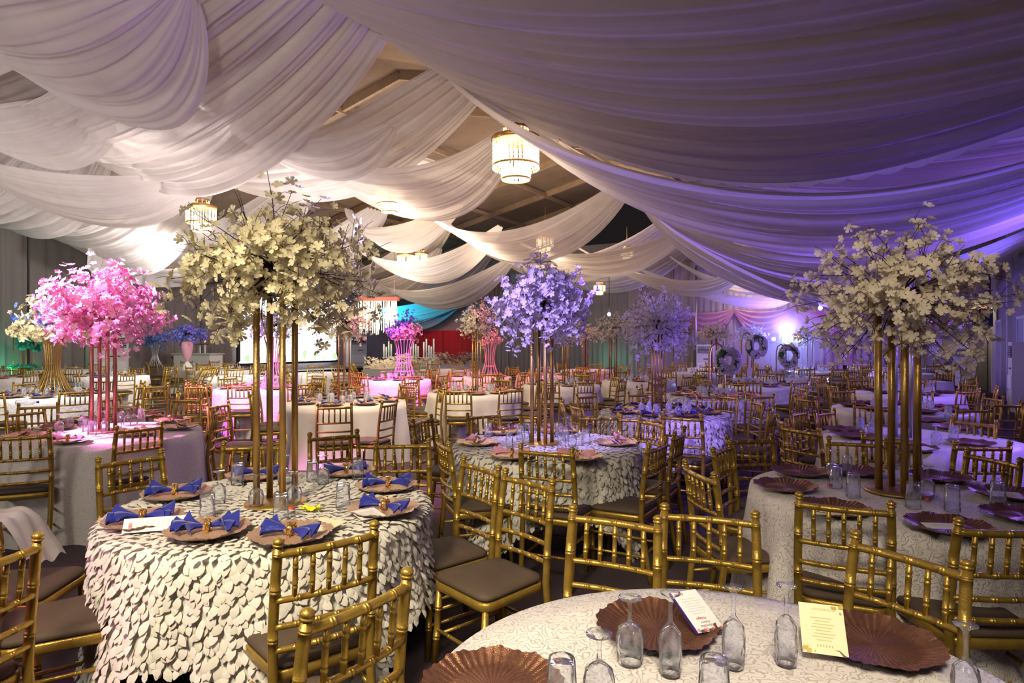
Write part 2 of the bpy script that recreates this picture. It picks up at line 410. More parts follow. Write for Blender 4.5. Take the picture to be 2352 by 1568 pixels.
FAINT = mat('faint_ink', (0.70, 0.65, 0.60), 0.7)
FAINTG = mat('faint_gold_ink', (0.66, 0.55, 0.24), 0.7)
PURPLE = mat('purple_spine', (0.06, 0.02, 0.16), 0.5)
CRYSTAL = mat('lit_crystal', (0.9, 0.8, 0.6), 0.2, 0, 0.5, (1.0, 0.72, 0.36), 1.1)
CRYSTALB = mat('bright_crystal', (0.9, 0.85, 0.7), 0.2, 0, 0.5, (1.0, 0.82, 0.50), 2.4)
BRASS = mat('brass_band', (0.72, 0.42, 0.16), 0.3, 0.8)
SCREEN = mat('led_screen', (0.1, 0.1, 0.1), 0.4, 0, 0.5, (0.93, 0.95, 1.0), 3.2)
HEADB = mat('blue_lamp_lens', (0.1, 0.1, 0.1), 0.3, 0, 0.5, (0.35, 0.6, 1.0), 40)
HEADW = mat('white_lamp_lens', (0.1, 0.1, 0.1), 0.3, 0, 0.5, (0.8, 0.9, 1.0), 60)
HEADR = mat('red_lamp_lens', (0.1, 0.1, 0.1), 0.3, 0, 0.5, (1.0, 0.08, 0.12), 25)
BULB = mat('lit_bulb', (0.9, 0.9, 0.9), 0.3, 0, 0.5, (1.0, 0.93, 0.8), 30)
YELLOW = mat('yellow_wrapper', (0.85, 0.80, 0.02), 0.4)
REDB = mat('red_cap', (0.65, 0.06, 0.04), 0.4)
STEEL = mat('steel_pipe', (0.5, 0.48, 0.48), 0.35, 0.8)
PLANK = noisy(mat('wood_lectern', (0.36, 0.19, 0.06), 0.5), 12, 0.3)
# ------------------------------------------------------------------ the hall
def quad_box(p, q, z0, z1, th):
    """upright wall from p to q (hall coordinates), thickness away from the room"""
    mb = MB()
    a = H(*p); b = H(*q); dirv = (b - a).normalized(); out = Vector((dirv.y, -dirv.x, 0))
    V = [a, b, b + out * th, a + out * th]
    V = [Vector((v.x, v.y, z)) for z in (z0, z1) for v in V]
    return mb.add(V, [(0, 1, 5, 4), (1, 2, 6, 5), (2, 3, 7, 6), (3, 0, 4, 7), (4, 5, 6, 7), (3, 2, 1, 0)], 0, False)
fl = MB()
c4 = [H(S_BACK, T_L), H(S_END, T_L), H(S_END, T_R), H(S_BACK, T_R)]
fl.add(c4 + [v - Vector((0, 0, 0.1)) for v in c4], [(0, 3, 2, 1), (4, 5, 6, 7), (0, 1, 5, 4), (1, 2, 6, 5), (2, 3, 7, 6), (3, 0, 4, 7)], 0, False)
struct('floor', fl.mesh('floor', FLOORM))
struct('wall_left', quad_box((S_END, T_L), (S_BACK, T_L), 0, 5.6, 0.15).mesh('wall_left', WALLM)).scale = (1, 1, 1)
struct('wall_back', quad_box((S_END, T_R), (S_END, T_L), 0, 5.6, 0.15).mesh('wall_back', WALLM))
struct('wall_right', quad_box((S_BACK, T_R), (S_END, T_R), 0, 4.6, 0.15).mesh('wall_right', WALLM))
# roof lining: shallow gable over the hall
TM = (T_R + T_L) / 2
rf = MB()
for ta, za, tb, zb in ((T_R + 0.2, 4.5, TM, 7.6), (TM, 7.6, T_L - 0.2, 5.0)):
    V = [H(S_BACK, ta, za), H(S_END + .2, ta, za), H(S_END + .2, tb, zb), H(S_BACK, tb, zb)]
    V += [v + Vector((0, 0, 0.12)) for v in V]
    rf.add(V, [(0, 1, 2, 3), (7, 6, 5, 4), (0, 4, 5, 1), (1, 5, 6, 2), (2, 6, 7, 3), (3, 7, 4, 0)], 0, False)
roof = struct('ceiling', rf.mesh('ceiling', CEILM))
def roofz(t):
    return 4.5 + (7.6 - 4.5) * (T_R + .2 - t) / (T_R + .2 - TM) if t > TM else 7.6 - 2.6 * (TM - t) / (TM - T_L + .2)
def bar(mb, a, b, wx, hz, mi=0):
    a = Vector(a); b = Vector(b); d = (b - a).normalized(); x = d.cross(Vector((0, 0, 1))).normalized() * wx / 2; z = x.cross(d).normalized() * hz / 2
    V = [a + x + z, a - x + z, a - x - z, a + x - z, b + x + z, b - x + z, b - x - z, b + x - z]
    mb.add(V, [(0, 1, 2, 3), (7, 6, 5, 4), (0, 4, 5, 1), (1, 5, 6, 2), (2, 6, 7, 3), (3, 7, 4, 0)], mi, False)
for k in range(9):          # rafters and purlins show brown through the gaps
    s = 3.0 + k * 2.6
    m1 = MB()
    bar(m1, H(s, T_R, 4.45), H(s, TM, 7.5), 0.09, 0.2); bar(m1, H(s, TM, 7.5), H(s, T_L, 4.9), 0.09, 0.2)
    part('rafter', m1.mesh('rafter', BEAMM), roof)
for t in (-0.6, -3.2, -5.6, -7.6, -11.2, -13.6, -16.0):
    m1 = MB(); bar(m1, H(0, t, roofz(t) - .18), H(S_END, t, roofz(t) - .18), 0.07, 0.12)
    part('purlin', m1.mesh('purlin', BEAMM), roof)

# upright curtains against the walls
def wall_curtain(name, label, a, b, z0, z1, pleats, material, depth=0.07, off=0.12, nz=6, sag=0.0, cat='curtain', group=None):
    A = H(*a); B = H(*b); d = (B - A); L = d.length; d.normalize(); inn = Vector((-d.y, d.x, 0))
    ph = rnd.random() * 6
    def fn(u, v):
        z = z1 + (z0 - z1) * v - sag * 4 * u * (1 - u) * (1 - v)
        w_ = off + depth * (0.5 + 0.5 * math.sin(u * pleats * 2 * PI + ph + 0.7 * math.sin(u * 31))) * (0.55 + 0.45 * v)
        p = A + d * (L * u) + inn * w_
        return (p.x, p.y, z)
    return solo(name, MB().grid(fn, int(pleats * 7), nz).mesh(name, material), label, cat, group=group)
for i in range(6):          # left long wall, one length per bay
    s0 = 0.5 + i * 2.65
    wall_curtain('wall_curtain', uniq('grey pleated curtain', 'on the long wall left of the stage'), (s0 + 2.6, T_L), (s0, T_L), 0.02, 5.3, 7, CURTAIN, 0.12, group='grey curtains on the long wall')
for i in range(5):          # end wall
    t0 = -9.2 + i * 1.9
    wall_curtain('wall_curtain', uniq('pale pleated curtain', 'on the end wall behind the blue lamp'), (S_END, t0 + 1.88), (S_END, t0), 0.02, 4.6, 8, CURTAIN2, 0.07, group='pale curtains on the end wall')
wall_curtain('wall_curtain', 'dark curtain at the end wall beside the warm lit corner', (S_END, 2.55), (S_END, 0.4), 0.02, 4.2, 8, CURTAIN, 0.07)
for i in range(2):
    wall_curtain('stage_curtain', uniq('red pleated curtain', 'beside the stage in the far corner'), (S_END, -18.6 + i * 1.9), (S_END, -20.5 + i * 1.9), 0.02, 2.05, 8, REDC, 0.08, group='red curtains by the stage')
for i in range(4):
    wall_curtain('wall_curtain', uniq('dark brown pleated curtain', 'on the end wall behind the pink blossoms'), (S_END, -14.85 + i * 1.88), (S_END, -16.7 + i * 1.88), 0.02, 4.6, 8, CURTAIN, 0.08, group='dark curtains on the end wall')
# pink gauze swagged across the end wall
def swag(name, label, a, b, ztop, drop, width, material, n=5, cat='drape', group=None, off=0.3):
    A = H(*a); B = H(*b); d = (B - A); L = d.length; d.normalize(); inn = Vector((-d.y, d.x, 0))
    def fn(u, v):
        sg = 4 * u * (1 - u)
        z = ztop - (drop * sg + v * width * (0.12 + 0.88 * sg) )
        k = off + 0.05 * math.sin(v * n * 2 * PI) * (0.3 + sg)
        p = A + d * (L * u) + inn * k
        return (p.x, p.y, z)
    return solo(name, MB().grid(fn, 28, 20).mesh(name, material), label, cat, group=group)
for i in range(4):
    swag('gauze_swag', uniq('pink gauze swag', 'looped across the end wall by the blue lamp'), (S_END, -1.0 - i * 2.0), (S_END, -3.0 - i * 2.0), 2.75, 0.12, 1.05, PINKC, group='pink swags on the end wall')
swag('gauze_swag', 'dark red swag falling into the warm lit corner by the end wall', (S_END - .2, 2.5), (S_END - .2, -0.6), 2.6, 0.25, 0.35, REDC)
# upright pipe on the end wall
solo('steel_pipe', MB().rod((0, 0, 0), (0, 0, 4.4), [(0, .045), (1, .045)], 10).mesh('steel_pipe', STEEL), 'steel pipe standing against the pale end wall curtain', 'pipe', H(S_END - .45, -6.35, 0))
# panels, doors on the right wall
for i, (s, hgt) in enumerate(((15.2, 2.1), (19.0, 2.1), (22.6, 2.1))):
    d_ = struct(f'door_{i+1}', MB().box((0, 0, hgt / 2), (0.95, 0.06, hgt)).mesh('door', mat('grey_door', (0.36, 0.37, 0.42), 0.6)))
    d_.location = H(s, T_R - .04, 0); d_.rotation_euler = (0, 0, HROT + PI / 2)
    part('door_frame', MB().box((-.5, 0, hgt / 2), (.07, .1, hgt)).box((.5, 0, hgt / 2), (.07, .1, hgt)).box((0, 0, hgt + .03), (1.07, .1, .07)).mesh('door_frame', WHITEP), d_)
    part('door_handle', MB().rod((.38, -.03, 1.0), (.38, -.1, 1.0), [(0, .012), (1, .012)]).rod((.38, -.1, 1.0), (.27, -.1, 1.0), [(0, .01), (1, .01)]).mesh('door_handle', STEEL), d_)
for i, s in enumerate((9.0, 13.4, 17.2, 20.9, 23.9)):
    t_ = struct(f'trim_{i+1}', MB().box((0, 0, 2.2), (0.12, 0.1, 4.4)).mesh('trim', WHITEP)); t_.location = H(s, T_R - .05, 0); t_.rotation_euler = (0, 0, HROT + PI / 2)
b_ = struct('baseboard_right', MB().box((0, 0, .06), (28, .04, .12)).mesh('baseboard', WALLM)); b_.location = H(10, T_R - .03, 0); b_.rotation_euler = (0, 0, PI / 2 + HROT)

# ------------------------------------------------------------------ draped ceiling
BAYS = {'A': (2.6, 3.75, -5.65, 5.5), 'B': (-5.5, 5.6, -13.8, 5.7), 'C': (-13.6, 5.6, -21.3, 5.0)}
def drape(bay, sn, sf, sagn, sagf, label, lace=False, folds=5, gath=0.55, amp=0.05, zoff=(0, 0), material=None, droop=0.12, shift=0.0):
    ta, za, tb, zb = BAYS[bay]; za += zoff[0]; zb += zoff[1]
    p1, p2, p3 = [rnd.random() * 6 for _ in range(3)]
    def fn(u, v, dz=0.0):
        e = 4 * u * (1 - u)
        wd = gath + (1 - gath) * e ** 0.7
        s = (sn + sf) / 2 + (v - 0.5) * (sf - sn) * wd + shift * (u - 0.5)
        x = 2 * v - 1
        sag = sagn + (sagf - sagn) * v + droop * x * x * e
        rip = math.sin(v * folds * 2 * PI + p1 + 1.2 * math.sin(3 * v + p2) + 0.5 * math.sin(u * 5 + p3)) + 0.5 * math.sin(v * folds * 4.7 * PI + p2 + u * 2) + 0.34 * math.sin(v * folds * 9.3 * PI + p3 - u * 3) + 0.22 * math.sin(v * folds * 15.7 * PI + p1 + 2 * math.sin(u * 4 + v * 5))
        t = ta + (tb - ta) * u
        z = za + (zb - za) * u - sag * e * (1.06 - 0.06 * e) + amp * rip * (0.45 + 0.55 * e) + 0.05 * math.sin(u * 7 + p3) * e + dz
        return H(s, t, z)
    o = solo('ceiling_drape', MB().grid(fn, 48, 110).mesh('ceiling_drape', material or DRAPE), label, 'drape', group='sheer drapes swagged under the roof')
    if lace:
        n = 60
        def lf(u, v):
            p = fn(u, 1.0); b = H(1, 0) * 0.0
            sc = 0.04 * abs(math.sin(u * n * PI / 2))
            q = p + Vector((SA, CA, 0)) * (-0.06 + 0.02 * v) + Vector((0, 0, 0.07 - v * (0.15 + sc)))
            return q
        part('lace_edge', MB().grid(lf, 240, 3).mesh('lace_edge', LACE), o, label='scalloped white lace edging')
    return o
D = drape
D('A', -2.8, 1.7, 0.9, 1.0, 'sheer ceiling swag directly overhead on the aisle side', gath=0.8, material=DRAPE2)
D('A', 1.4, 5.1, 0.95, 0.93, 'broad mauve ceiling swag nearest overhead across the whole right side', gath=0.75, amp=0.012, material=DRAPE2, zoff=(-.35, 0))
D('A', 5.6, 8.1, 0.85, 1.12, 'ceiling swag with scalloped lace edge', True, gath=0.7, amp=0.045, material=DRAPE2, zoff=(.45, 0))
D('A', 8.6, 11.4, 0.6, 0.7, 'dim violet ceiling swag stretched flat behind the lace edged one', gath=0.8, amp=0.04, material=DRAPE2, zoff=(.3, .1))
D('A', 6.9, 9.3, 1.35, 1.68, 'violet lit ceiling swag hanging lowest below the lace edged one', gath=0.5, amp=0.06)
D('A', 9.3, 12.2, 1.35, 1.6, 'violet ceiling swag behind the lowest hanging one', gath=0.5, amp=0.06)
D('A', 12.5, 14.9, 1.7, 2.05, 'long lilac ceiling swag falling towards the bronze plate tables', gath=0.4, amp=0.06)
D('A', 15.6, 17.6, 1.4, 1.6, 'ceiling swag above the hoop wreaths', gath=0.4)
D('A', 18.6, 20.4, 1.7, 1.8, 'thin pale ceiling swag nearest the end wall curtain', gath=0.4)
D('A', 21.4, 23.2, 1.9, 1.9, 'lowest white ceiling swag in front of the end wall', gath=0.4)
D('B', -1.5, 1.6, 0.7, 0.7, 'sheer ceiling swag of the middle bay directly above the photographer', gath=0.8)
D('B', 1.6, 4.2, 0.35, 0.52, 'white ceiling swag with thick gathered hem above the damask petal table', gath=0.75, amp=0.08)
D('B', 3.9, 6.6, 0.75, 1.45, 'wide translucent ceiling swag with crinkled edge above the cream blossom ball', gath=0.7, amp=0.06)
D('B', 6.9, 8.8, 0.75, 1.15, 'brightly lit ceiling swag around the flood lamp', gath=0.6, amp=0.06)
D('A', 16.6, 18.2, 1.2, 1.45, 'mauve ceiling swag between the hoop wreaths and end wall', gath=0.35, shift=.7)
D('A', 20.0, 21.2, 1.7, 1.8, 'narrow white ceiling swag close to the end wall', gath=0.35, shift=-.6)
D('C', 5.6, 7.6, 0.5, 0.95, 'sheer grey ceiling swag layered left of the glowing one', gath=0.6, amp=0.09, shift=.6)
D('C', 2.6, 5.0, 0.2, 0.45, 'sheer grey ceiling swag layered highest along the left curtain', gath=0.7, amp=0.09)
D('B', 18.2, 20.2, 1.5, 1.9, 'dusty ceiling swag nearer the stage corner', gath=0.35, material=DRAPE2)
D('B', 21.6, 23.6, 1.7, 2.1, 'far dusty ceiling swag beside the teal stage drapes', gath=0.35, material=DRAPE2)
D('C', 1.0, 4.0, 0.3, 0.5, 'grey ceiling swag against the left curtain nearest the camera', gath=0.7, amp=0.1)
D('C', 4.3, 6.9, 0.3, 0.75, 'grey gathered ceiling swag above the pink blossom ball', gath=0.7, amp=0.1)
D('C', 7.2, 9.7, 0.5, 1.75, 'brilliant white ceiling swag glowing in front of the left curtain', gath=0.6, amp=0.06)
D('C', 10.4, 12.6, 0.7, 1.35, 'ceiling swag behind the glowing white one', gath=0.5)
D('C', 13.6, 15.6, 0.9, 1.5, 'dusty ceiling swag above the bright stage screen', gath=0.45, material=DRAPE2)
D('C', 16.8, 19.0, 1.1, 1.6, 'dusty ceiling swag before the fringed stage lamp', gath=0.45, material=DRAPE2)
D('C', 20.0, 22.4, 1.2, 1.9, 'beige ceiling swag crossing the teal stage drapes', gath=0.4, material=DRAPE2)
# narrower lengths looped from hook to hook across the bays
def loop(label, a, m, b, wid, material=None, tilt=0.25, folds=3, amp=0.04):
    def wp(px, py, d): return Vector(((px - CX) / F * d, d, HC + (YH - py) / F * d))
    A = wp(*a); B = wp(*b); M = wp(m[0], m[1], (a[2] + b[2]) / 2 if len(m) < 3 else m[2])
    K = M - (A + B) / 2
    ch = (B - A); W = Vector((-ch.y, ch.x, 0)).normalized()
    if W.y < 0: W = -W
    p1, p2 = rnd.random() * 6, rnd.random() * 6
    def fn(u, v):
        e = 4 * u * (1 - u); x = v - .5
        g = .22 + .78 * e ** .8
        r = math.sin(v * folds * 2 * PI + p1 + math.sin(4 * u + p2)) + .5 * math.sin(v * folds * 5.1 * PI + p2 + 2 * u) + .35 * math.sin(v * folds * 11.3 * PI + p1 - 2 * u) + .2 * math.sin(v * folds * 19 * PI + 3 * u)
        p = A.lerp(B, u) + K * e + W * (wid * x * g) + Vector((0, 0, (-tilt * x + .10 * x * x) * wid * e + amp * r * (.4 + .6 * e)))
        return p
    return solo('ceiling_drape', MB().grid(fn, 40, 80).mesh('ceiling_drape', material or DRAPE), label, 'drape', group='sheer drapes swagged under the roof')
loop('white looped drape left of the largest chandelier', (600, 290, 12.5), (930, 462), (1190, 285, 10.8), 2.0)
loop('bright narrow drape above the half hidden chandelier', (430, 215, 11.0), (690, 372), (900, 290, 9.5), 1.3)
loop('mauve looped drape below the largest chandelier', (960, 455, 16.0), (1185, 578), (1465, 395, 13.0), 1.9)
loop('thin drape crossing behind the half hidden chandelier', (740, 320, 15.0), (900, 372), (1130, 420, 14.0), 1.1)
loop('dusty looped drape between the two close chandeliers', (800, 480, 18.0), (900, 560), (1060, 470, 17.0), 1.7, DRAPE2)
loop('mauve looped drape right of the violet blossom ball', (1200, 560, 18.0), (1390, 610), (1590, 520, 16.0), 1.7, DRAPE2)
loop('mauve drape looped above the lilac blossom ball', (1330, 570, 20.0), (1570, 665), (1730, 590, 17.5), 1.6, DRAPE2)
loop('white ribbon drape hanging lowest before the end wall', (1430, 600, 22.0), (1700, 694), (1850, 655, 19.5), 1.2)
loop('second white ribbon drape above the lowest one', (1540, 590, 22.0), (1700, 664), (1860, 640, 20.0), 0.9)
loop('beige looped drape before the teal stage drapes', (820, 600, 25.0), (985, 692), (1180, 590, 22.0), 2.2, DRAPE2)
loop('beige looped drape above the fringed stage lamp', (660, 580, 25.0), (860, 672), (1010, 570, 23.0), 2.2, DRAPE2)
loop('rosy looped drape over the stage lamps', (770, 520, 21.0), (960, 632), (1150, 520, 19.0), 1.9, DRAPE2)
loop('small white loop beside the pink blossom ball', (320, 600, 19.0), (395, 638), (500, 610, 18.0), 1.3)
loop('grey hemmed drape at the upper left with two rounded loops', (-120, 60, 7.5), (190, 180), (420, -20, 6.6), 2.2)
loop('grey hemmed drape below the upper left loops', (-170, 250, 9.5), (60, 330), (260, 210, 9.0), 1.6)
loop('pale hemmed drape hanging deep at the left', (-160, 330, 11.0), (190, 474), (470, 400, 11.5), 2.0)
loop('white gathered drape between the left loops', (110, 180, 9.5), (330, 330), (560, 250, 10.0), 1.5)
loop('lilac drape falling from the roof ridge to the aisle', (1440, 420, 13.0), (1600, 590), (1880, 700, 11.5), 1.2)
# teal drapes in the stage corner
def corner_drape(label, a, b, za, zb, wid, sag):
    A = H(*a, za); B = H(*b, zb); ph = rnd.random() * 6
    def fn(u, v):
        p = A.lerp(B, u); e = 4 * u * (1 - u)
        return (p.x + 0.25 * (v - .5), p.y, p.z - sag * e - wid * v * (0.35 + 0.65 * e) + 0.05 * math.sin(v * 22 + ph) + 0.03 * math.sin(v * 41 + u * 3))
    return solo('stage_drape', MB().grid(fn, 30, 26).mesh('stage_drape', TEALC), label, 'drape', group='teal drapes in the stage corner')
corner_drape('teal drape sweeping down beside the fringed stage lamp', (22.2, -20.7), (24.1, -16.6), 2.7, 4.3, 0.75, 0.25)
corner_drape('second teal drape, falling lower towards the red curtain', (23.2, -20.6), (24.2, -17.2), 2.5, 3.7, 0.6, 0.3)
corner_drape('third teal drape, highest under the beige swags', (21.0, -20.3), (23.8, -15.6), 3.0, 4.3, 0.6, 0.4)
def veil(label, s0, s1, ztop, zbot, t0=-20.4):
    ph = rnd.random() * 6
    def fn(u, v):
        p = H(s0 + (s1 - s0) * u, t0 + 0.5 * v * (1 - v) + 0.13 * math.sin(u * 34 + ph) * (0.4 + v), ztop + (zbot - ztop) * v - 0.35 * v * math.sin(u * PI))
        return p
    return solo('ceiling_drape', MB().grid(fn, 70, 12).mesh('ceiling_drape', DRAPE), label, 'drape', group='sheer drapes swagged under the roof')
veil('bright white drape falling down the left curtain behind the pink blossoms', 8.6, 12.4, 5.6, 3.5, -18.6)

# ------------------------------------------------------------------ chandeliers
def chand_mesh(n, full):
    top = MB(); band = MB(); wide = MB(); low = MB(); rod = MB()
    def strands(mb, r, z0, z1, cnt, mi, rr):
        for k in range(cnt):
            a = 2 * PI * k / cnt + 0.05 * (k % 3)
            p = (r * math.cos(a), r * math.sin(a))
            prof = [(0, rr * .4)]
            steps = 6 if full else 2
            for q in range(steps):
                prof += [((q + .5) / steps, rr), ((q + .98) / steps, rr * .45)]
            mb.rod((p[0], p[1], z0), (p[0], p[1], z1), prof, 5 if full else 3, mi, False)
    strands(top, .27, .98, .72, n // 2, 0, .018)
    strands(wide, .50, .70, .16, n, 0, .021); strands(wide, .40, .68, .2, n * 2 // 3, 1, .021)
    strands(low, .31, .22, -.12, n * 2 // 3, 1, .022); strands(low, .2, .2, -.14, n // 3, 1, .022)
    band.lathe([(.505, .70), (.53, .71), (.53, .80), (.505, .81), (.49, .76), (.505, .70)], 40 if full else 16)
    band.lathe([(.50, .15), (.515, .16), (.515, .19), (.50, .2)], 40 if full else 16)
    band.lathe([(.31, -.14), (.325, -.13), (.325, -.10), (.31, -.09)], 32 if full else 12)
    if full:
        for k in range(60):
            a = 2 * PI * k / 60
            for z in (.73, .775): band.box((.535 * math.cos(a), .535 * math.sin(a), z), (.018, .018, .022))
        for k in range(40):
            a = 2 * PI * k / 40; band.box((.5 * math.cos(a), .5 * math.sin(a), .12), (.03, .03, .045), 1, None)
    band.lathe([(.26, .97), (.29, .98), (.29, 1.03), (.26, 1.04)], 24)
    rod.rod((0, 0, .72), (0, 0, 2.6), [(0, .02), (.1, .012), (1, .012)], 6); rod.lathe([(0.0, .72), (.49, .73), (.49, .745), (0.0, .75)], 20)
    return [('chain_rod', rod.mesh('chain_rod', BRASS)), ('brass_band', band.mesh('brass_band', [BRASS, CRYSTALB])),
            ('upper_crystals', top.mesh('upper_crystals', CRYSTAL)), ('wide_crystals', wide.mesh('wide_crystals', [CRYSTAL, CRYSTALB])),
            ('lower_crystals', low.mesh('lower_crystals', [CRYSTAL, CRYSTALB]))]
CH1 = chand_mesh(54, True); CH2 = chand_mesh(24, False)
def chandelier(px, pyb, d, wpx, label, ms, energy):
    dia = wpx / F * d
    x = (px - CX) / F * d; zb = HC + (YH - pyb) / F * d
    sc = dia / 1.04
    o = thing('crystal_chandelier', label, 'chandelier', (x, d, zb + .14 * sc), 0, 'crystal chandeliers')
    o.scale = (sc, sc, sc)
    for nm, me in ms:
        part(nm, me, o, None, 'stuff' if 'crystals' in nm else None)
    lamp('chandelier_bulb', 'POINT', (x, d, zb - .12), energy * (1.0 if px < 1000 else .7 if px < 1300 else .3), WARM, size=0.2)
chandelier(1185, 414, 9.5, 109, 'largest three tier crystal chandelier hanging over the middle tables', CH1, 50)
chandelier(895, 488, 11.9, 62, 'crystal chandelier half hidden behind a white swag', CH2, 45)
chandelier(462, 532, 13.9, 66, 'crystal chandelier beside the top of the cream blossom ball', CH2, 60)
chandelier(933, 621, 20.5, 42, 'crystal chandelier low in the far middle, larger of a close pair', CH2, 45)
chandelier(965, 611, 21.8, 34, 'crystal chandelier just behind its larger twin, smaller of the pair', CH2, 30)
chandelier(1252, 580, 17.2, 40, 'crystal chandelier above the violet lit blossom ball', CH2, 45)
chandelier(1377, 677, 23.0, 27, 'smallest crystal chandelier right of the violet lit blossom ball', CH2, 35)
chandelier(1440, 600, 18.5, 30, 'crystal chandelier showing through mauve gauze near the smallest one', CH2, 35)
chandelier(1705, 582, 17.4, 42, 'crystal chandelier above the lilac swag near the end wall', CH2, 45)
chandelier(1702, 628, 21.0, 32, 'crystal chandelier seen through the lilac swag', CH2, 30)
# ------------------------------------------------------------------ chairs
def bamboo(L, r, ring, n):
    """profile of a turned rail with double rings at the given places"""
    prof = [(0, r * .9)]
    for u in ring:
        e = 0.012 / L
        e *= .55
        prof += [(u - 1.7 * e, r), (u - 1.5 * e, r * 1.11), (u - .6 * e, r * 1.11), (u - .4 * e, r * .95), (u + .4 * e, r * .95), (u + .6 * e, r * 1.11), (u + 1.5 * e, r * 1.11), (u + 1.7 * e, r)]
    prof.append((1, r * .9))
    return prof
def chair_meshes(lod):
    n = 10 if lod == 0 else 5
    R = (lambda *a: list(a)) if lod == 0 else (lambda *a: [])
    def one(fn):
        mb = MB(); fn(mb); return mb
    P = []
    # seat frame: rounded trapezoid band
    def ring(z, k, fr=.205, bk=.178, dep=(-.2, .2)):
        pts = []
        for (x, y, a0) in ((fr * k, dep[1] * k, 0), (-fr * k, dep[1] * k, PI / 2), (-bk * k, dep[0] * k, PI), (bk * k, dep[0] * k, 1.5 * PI)):
            rr = .05; cx = x - math.copysign(rr, x); cy = y - math.copysign(rr, y)
            for q in range(4 if lod == 0 else 2):
                a = a0 + (PI / 2) * q / (3 if lod == 0 else 1)
                pts.append((cx + rr * math.cos(a), cy + rr * math.sin(a), z))
        return pts
    def band(mb, zs, mi=0):
        V = []; m = len(ring(0, 1))
        for z, k in zs: V += ring(z, k)
        Fc = []
        for i in range(len(zs) - 1):
            for k in range(m):
                k2 = (k + 1) % m; Fc.append((i * m + k, i * m + k2, (i + 1) * m + k2, (i + 1) * m + k))
        Fc.append(tuple(reversed(range(m)))); Fc.append(tuple(range((len(zs) - 1) * m, len(zs) * m)))
        mb.add(V, Fc, mi)
    P.append(('seat_frame', one(lambda m: band(m, [(.395, .97), (.40, 1), (.432, 1), (.437, .97)])).mesh('seat_frame', GOLD)))
    P.append(('cushion', one(lambda m: band(m, [(.437, .93), (.445, .985), (.458, .985), (.470, .94), (.477, .80), (.480, .5)])).mesh('cushion', SEATM)))
    for sx in (-1, 1):
        pts = [(sx * .172, -.262, 0), (sx * .176, -.225, .22), (sx * .181, -.198, .43), (sx * .183, -.207, .60), (sx * .180, -.228, .78), (sx * .176, -.247, .895)]
        if lod == 0:
            Q = []; rad = []
            for i in range(len(pts) - 1):
                a = Vector(pts[i]); b = Vector(pts[i + 1])
                for u in (0, .5): Q.append(a.lerp(b, u)); rad.append(.0178)
                if i in (2, 3, 4):
                    for du, k in ((.70, 1), (.705, 1.07), (.735, 1.07), (.74, .96), (.76, .96), (.765, 1.07), (.795, 1.07), (.80, 1)):
                        Q.append(a.lerp(b, du)); rad.append(.0178 * k)
            Q.append(Vector(pts[-1])); rad.append(.0135)
        else:
            Q, rad = pts, .016
        P.append(('back_post', one(lambda m: m.tube(Q, rad, n)).mesh('back_post', GOLD)))
        fin = [(0, .014), (.1, .02), (.25, .02), (.32, .013), (.45, .019), (.65, .020), (.85, .013), (1, .004)] if lod == 0 else [(0, .018), (1, .014)]
        P.append(('finial', one(lambda m: m.rod((sx * .176, -.247, .893), (sx * .1755, -.25, .925), fin, n)).mesh('finial', GOLD)))
        P.append(('front_leg', one(lambda m: m.rod((sx * .178, .172, .40), (sx * .188, .196, 0), bamboo(.4, .0165, R(.25, .6), n) if lod == 0 else [(0, .017), (1, .014)], n)).mesh('front_leg', GOLD)))
        for z in ((.17, .29) if lod == 0 else (.2,)):
            P.append(('side_stretcher', one(lambda m: m.rod((sx * .184, .185, z), (sx * .176, -.225, z), bamboo(.4, .009, R(.3, .7), n) if lod == 0 else [(0, .009), (1, .009)], n)).mesh('side_stretcher', GOLD)))
    def yz(z): return -.199 - (z - .43) * .105
    def rail(z, r, rings, bow=.018):
        def f(m):
            N = 9 if lod == 0 else 2
            pts = []; rad = []
            for i in range(N * 2 + 1):
                u = i / (N * 2); pts.append((-.178 + .356 * u, yz(z) - bow * 4 * u * (1 - u), z)); rad.append(r)
            if lod == 0:
                P2 = []; R2 = []
                us = sorted([(i / (N * 2), 1.0) for i in range(N * 2 + 1) if all(abs(i / (N * 2) - ru) > .03 for ru in rings)] + [(ru + dq, kq) for ru in rings for dq, kq in ((-.021, 1), (-.019, 1.1), (-.007, 1.1), (-.005, .95), (.005, .95), (.007, 1.1), (.019, 1.1), (.021, 1))])
                for u, kq in us:
                    P2.append((-.178 + .356 * u, yz(z) - bow * 4 * u * (1 - u), z)); R2.append(r * kq)
                m.tube(P2, R2, n)
            else:
                m.tube(pts, rad, n)
        return f
    P.append(('top_rail', one(rail(.865, .0145, (.2, .5, .8))).mesh('top_rail', GOLD)))
    for z in (.70, .605, .52):
        P.append(('back_rail', one(rail(z, .0115, (.2, .4, .6, .8))).mesh('back_rail', GOLD)))
    for k in range(5):
        u = (k + 1) / 6; x = -.178 + .356 * u; bow = .018 * 4 * u * (1 - u)
        P.append(('spindle', one(lambda m: m.rod((x, yz(.70) - bow, .70), (x, yz(.865) - bow, .865), bamboo(.165, .0095, R(.28, .72), n) if lod == 0 else [(0, .0095), (1, .0095)], n)).mesh('spindle', GOLD)))
    for y, z in ((.187, .2), (-.23, .2)):
        P.append(('cross_stretcher', one(lambda m: m.rod((-.18, y, z), (.18, y, z), bamboo(.36, .009, R(.3, .7), n) if lod == 0 else [(0, .009), (1, .009)], n)).mesh('cross_stretcher', GOLD)))
    return P
CHAIR0 = chair_meshes(0); CHAIR1 = chair_meshes(1)
